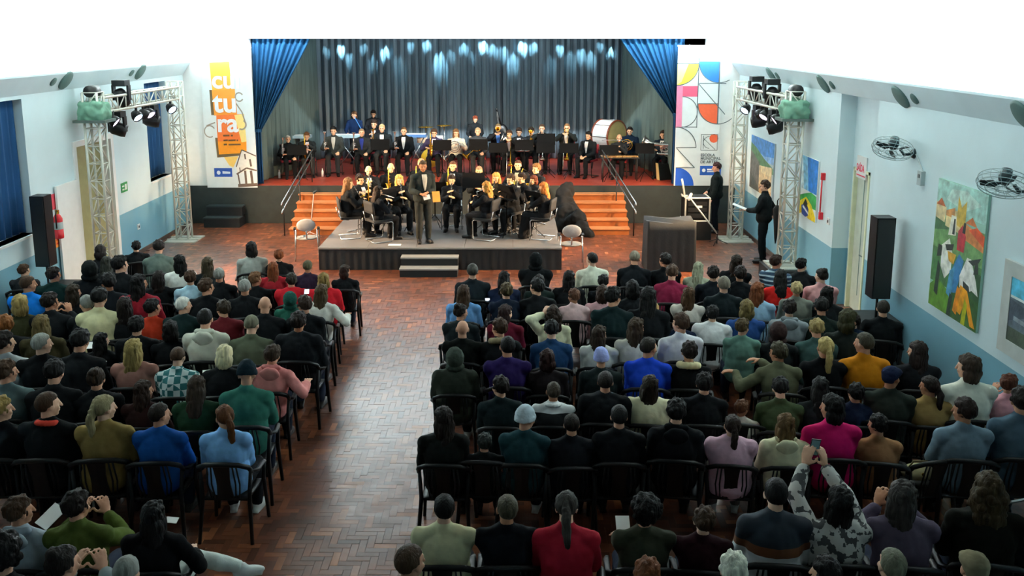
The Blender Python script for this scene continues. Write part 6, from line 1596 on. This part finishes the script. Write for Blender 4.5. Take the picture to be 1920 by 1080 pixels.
for z in (.45, 1.0): MB().tube([(-.27, -.26, z), (.30, -.26, z)], .02).build('edge', 'alu', rk)
for k in range(3): MB().box((.015, -.262, .58 + .14 * k), (.44, .012, .1)).build('unit', 'black_metal', rk)
MB().box((.06, -.27, .80), (.12, .006, .05)).build('label_plate', 'white_plastic', rk)
p = at_y(1276, 355, 20.9); hs = empty('boom_stand', (4.75, 20.6, 0)); tag(hs, 'silver boom stand slanting in front of the rack', 'microphone stand')
MB().tube([(-.0, -.1, .25), (-.62, .1, 1.05)], .018).build('boom', 'alu', hs, True); MB().capsule((-.64, .1, 1.02), .04, (-.60, .08, 1.14), .035).build('counterweight', 'white_plastic', hs, True)
MB().tube([(0, -.1, 0.02), (0, -.1, .3)], .015).build('post', 'black_metal', hs)
for q in range(3):
    a = 2 * PI * q / 3; MB().tube([(0, -.1, .12), (.25 * math.cos(a), -.1 + .25 * math.sin(a), .01)], .009).build('leg', 'black_metal', hs, True)
p = at_y(1290, 318, 21.3); o = empty('gooseneck_lamp', (4.1, 21.2, 1.0)); tag(o, 'pale slanted stand arm above the rack', 'lamp arm'); MB().tube([(0, 0, .0), (-.04, 0, .25), (-.08, 0, .42)], .025).build('arm', 'alu', o, True)
MB().box((0, 0, .012), (.14, .12, .024)).build('foot', 'alu', o)
# ================================================================ SMALL THINGS AMONG THE AUDIENCE
def paper(px, py, z, w, l, rot, label):
    p = at_z(px, py, z); o = MB().box((0, 0, 0), (w, l, .004)).build('paper_sheet', 'paper'); o.location = p; o.rotation_euler = rot; tag(o, label, 'paper', 'programme sheets in the audience')
paper(95, 968, 1.0, .14, .2, (.5, .2, -.5), 'white sheet read by the person in the pale blue-grey hoodie')
paper(160, 648, .9, .2, .14, (.3, 0, .2), 'white sheet in the dark middle of the left block')
paper(185, 681, .85, .16, .1, (.2, 0, 0), 'narrow white sheet below the other one in the left block')
paper(1168, 985, .95, .11, .16, (.6, 0, 0), 'white sheet held by the person with bushy hair')
paper(322, 975, .78, .10, .07, (.2, .1, 0), 'folded white sheet in the hand of the person in the black coat')
paper(390, 700, .9, .12, .12, (.4, 0, .3), 'white sheet beside the checked shirt')
paper(1640, 702, .85, .14, .1, (.3, 0, .2), 'white sheet beside the mustard sweater')
def phone(px, py, z, rot, label):
    p = at_z(px, py, z); e_ = empty('mobile_phone', p); e_.rotation_euler = rot; tag(e_, label, 'phone', 'phones in the audience')
    MB().box((0, 0, 0), (.075, .009, .15)).build('case', 'black_plastic', e_); MB().box((0, -.0055, 0), (.066, .002, .135)).build('screen', 'screen_glow', e_)
for (bl, rw, nn, loc, rz, s, pose, ex) in AUD:
    if pose == 'phone':
        w_ = loc + Matrix.Rotation(rz, 3, 'Z') @ ((PM['phone']['J']['wl'] + PM['phone']['J']['wr']) / 2 + Vector((0, .04, .13))) * s
        e_ = empty('mobile_phone', w_); e_.rotation_euler = (.15, .1, rz); tag(e_, 'phone held up by the person in the patterned top', 'phone', 'phones in the audience')
        MB().box((0, 0, 0), (.075, .009, .15)).build('case', 'black_plastic', e_); MB().box((0, -.0055, 0), (.066, .002, .135)).build('screen', plain('phone_screen', '6fa6b0', .2).name, e_)
phone(575, 546, 1.0, (.8, 0, .3), 'phone with glowing screen in the lap of the red jacket')
phone(914, 561, .85, (1.0, 0, 0), 'phone with lit screen beside the navy jacket')
phone(48, 808, .9, (1.0, 0, 0), 'phone with lit screen by the red-collared jacket')
p = at_y(1905, 940, 6.5); e_ = empty('tablet', p); e_.rotation_euler = (.9, 0, .3); tag(e_, 'white-edged tablet at the lower right picture edge', 'tablet'); MB().box((0, 0, 0), (.26, .012, .20)).build('case', 'white_plastic', e_); MB().box((0, -.007, 0), (.2, .002, .14)).build('screen', 'black_metal', e_)
p = at_z(1722, 874, .62); e_ = empty('handbag', (p.x, p.y, .5)); tag(e_, 'cream handbag lying on a chair at the right', 'handbag')
link('bag_body', remesh(MB().ell((0, 0, .06), (.17, .11, .08), None, 16, 10).box((0, 0, .05), (.26, .14, .09)), .015, 3, 'bag', 'cloth'), e_, color=hexc('d3c79c')); MB().tube([(-.1, 0, .1), (-.08, -.06, .2), (.08, -.06, .2), (.1, 0, .1)], .01).build('strap', plain('strap_brown', '6a5a30', .6).name, e_, True)
MB().lathe([(.001, 0), (.015, .0), (.015, .01), (.001, .01)], (.0, -.12, .09), 10, 'y').build('clasp', 'brass', e_)
armchair((p.x, p.y - .05, 0), .2, 1.0, 'black plastic armchair carrying the cream handbag')
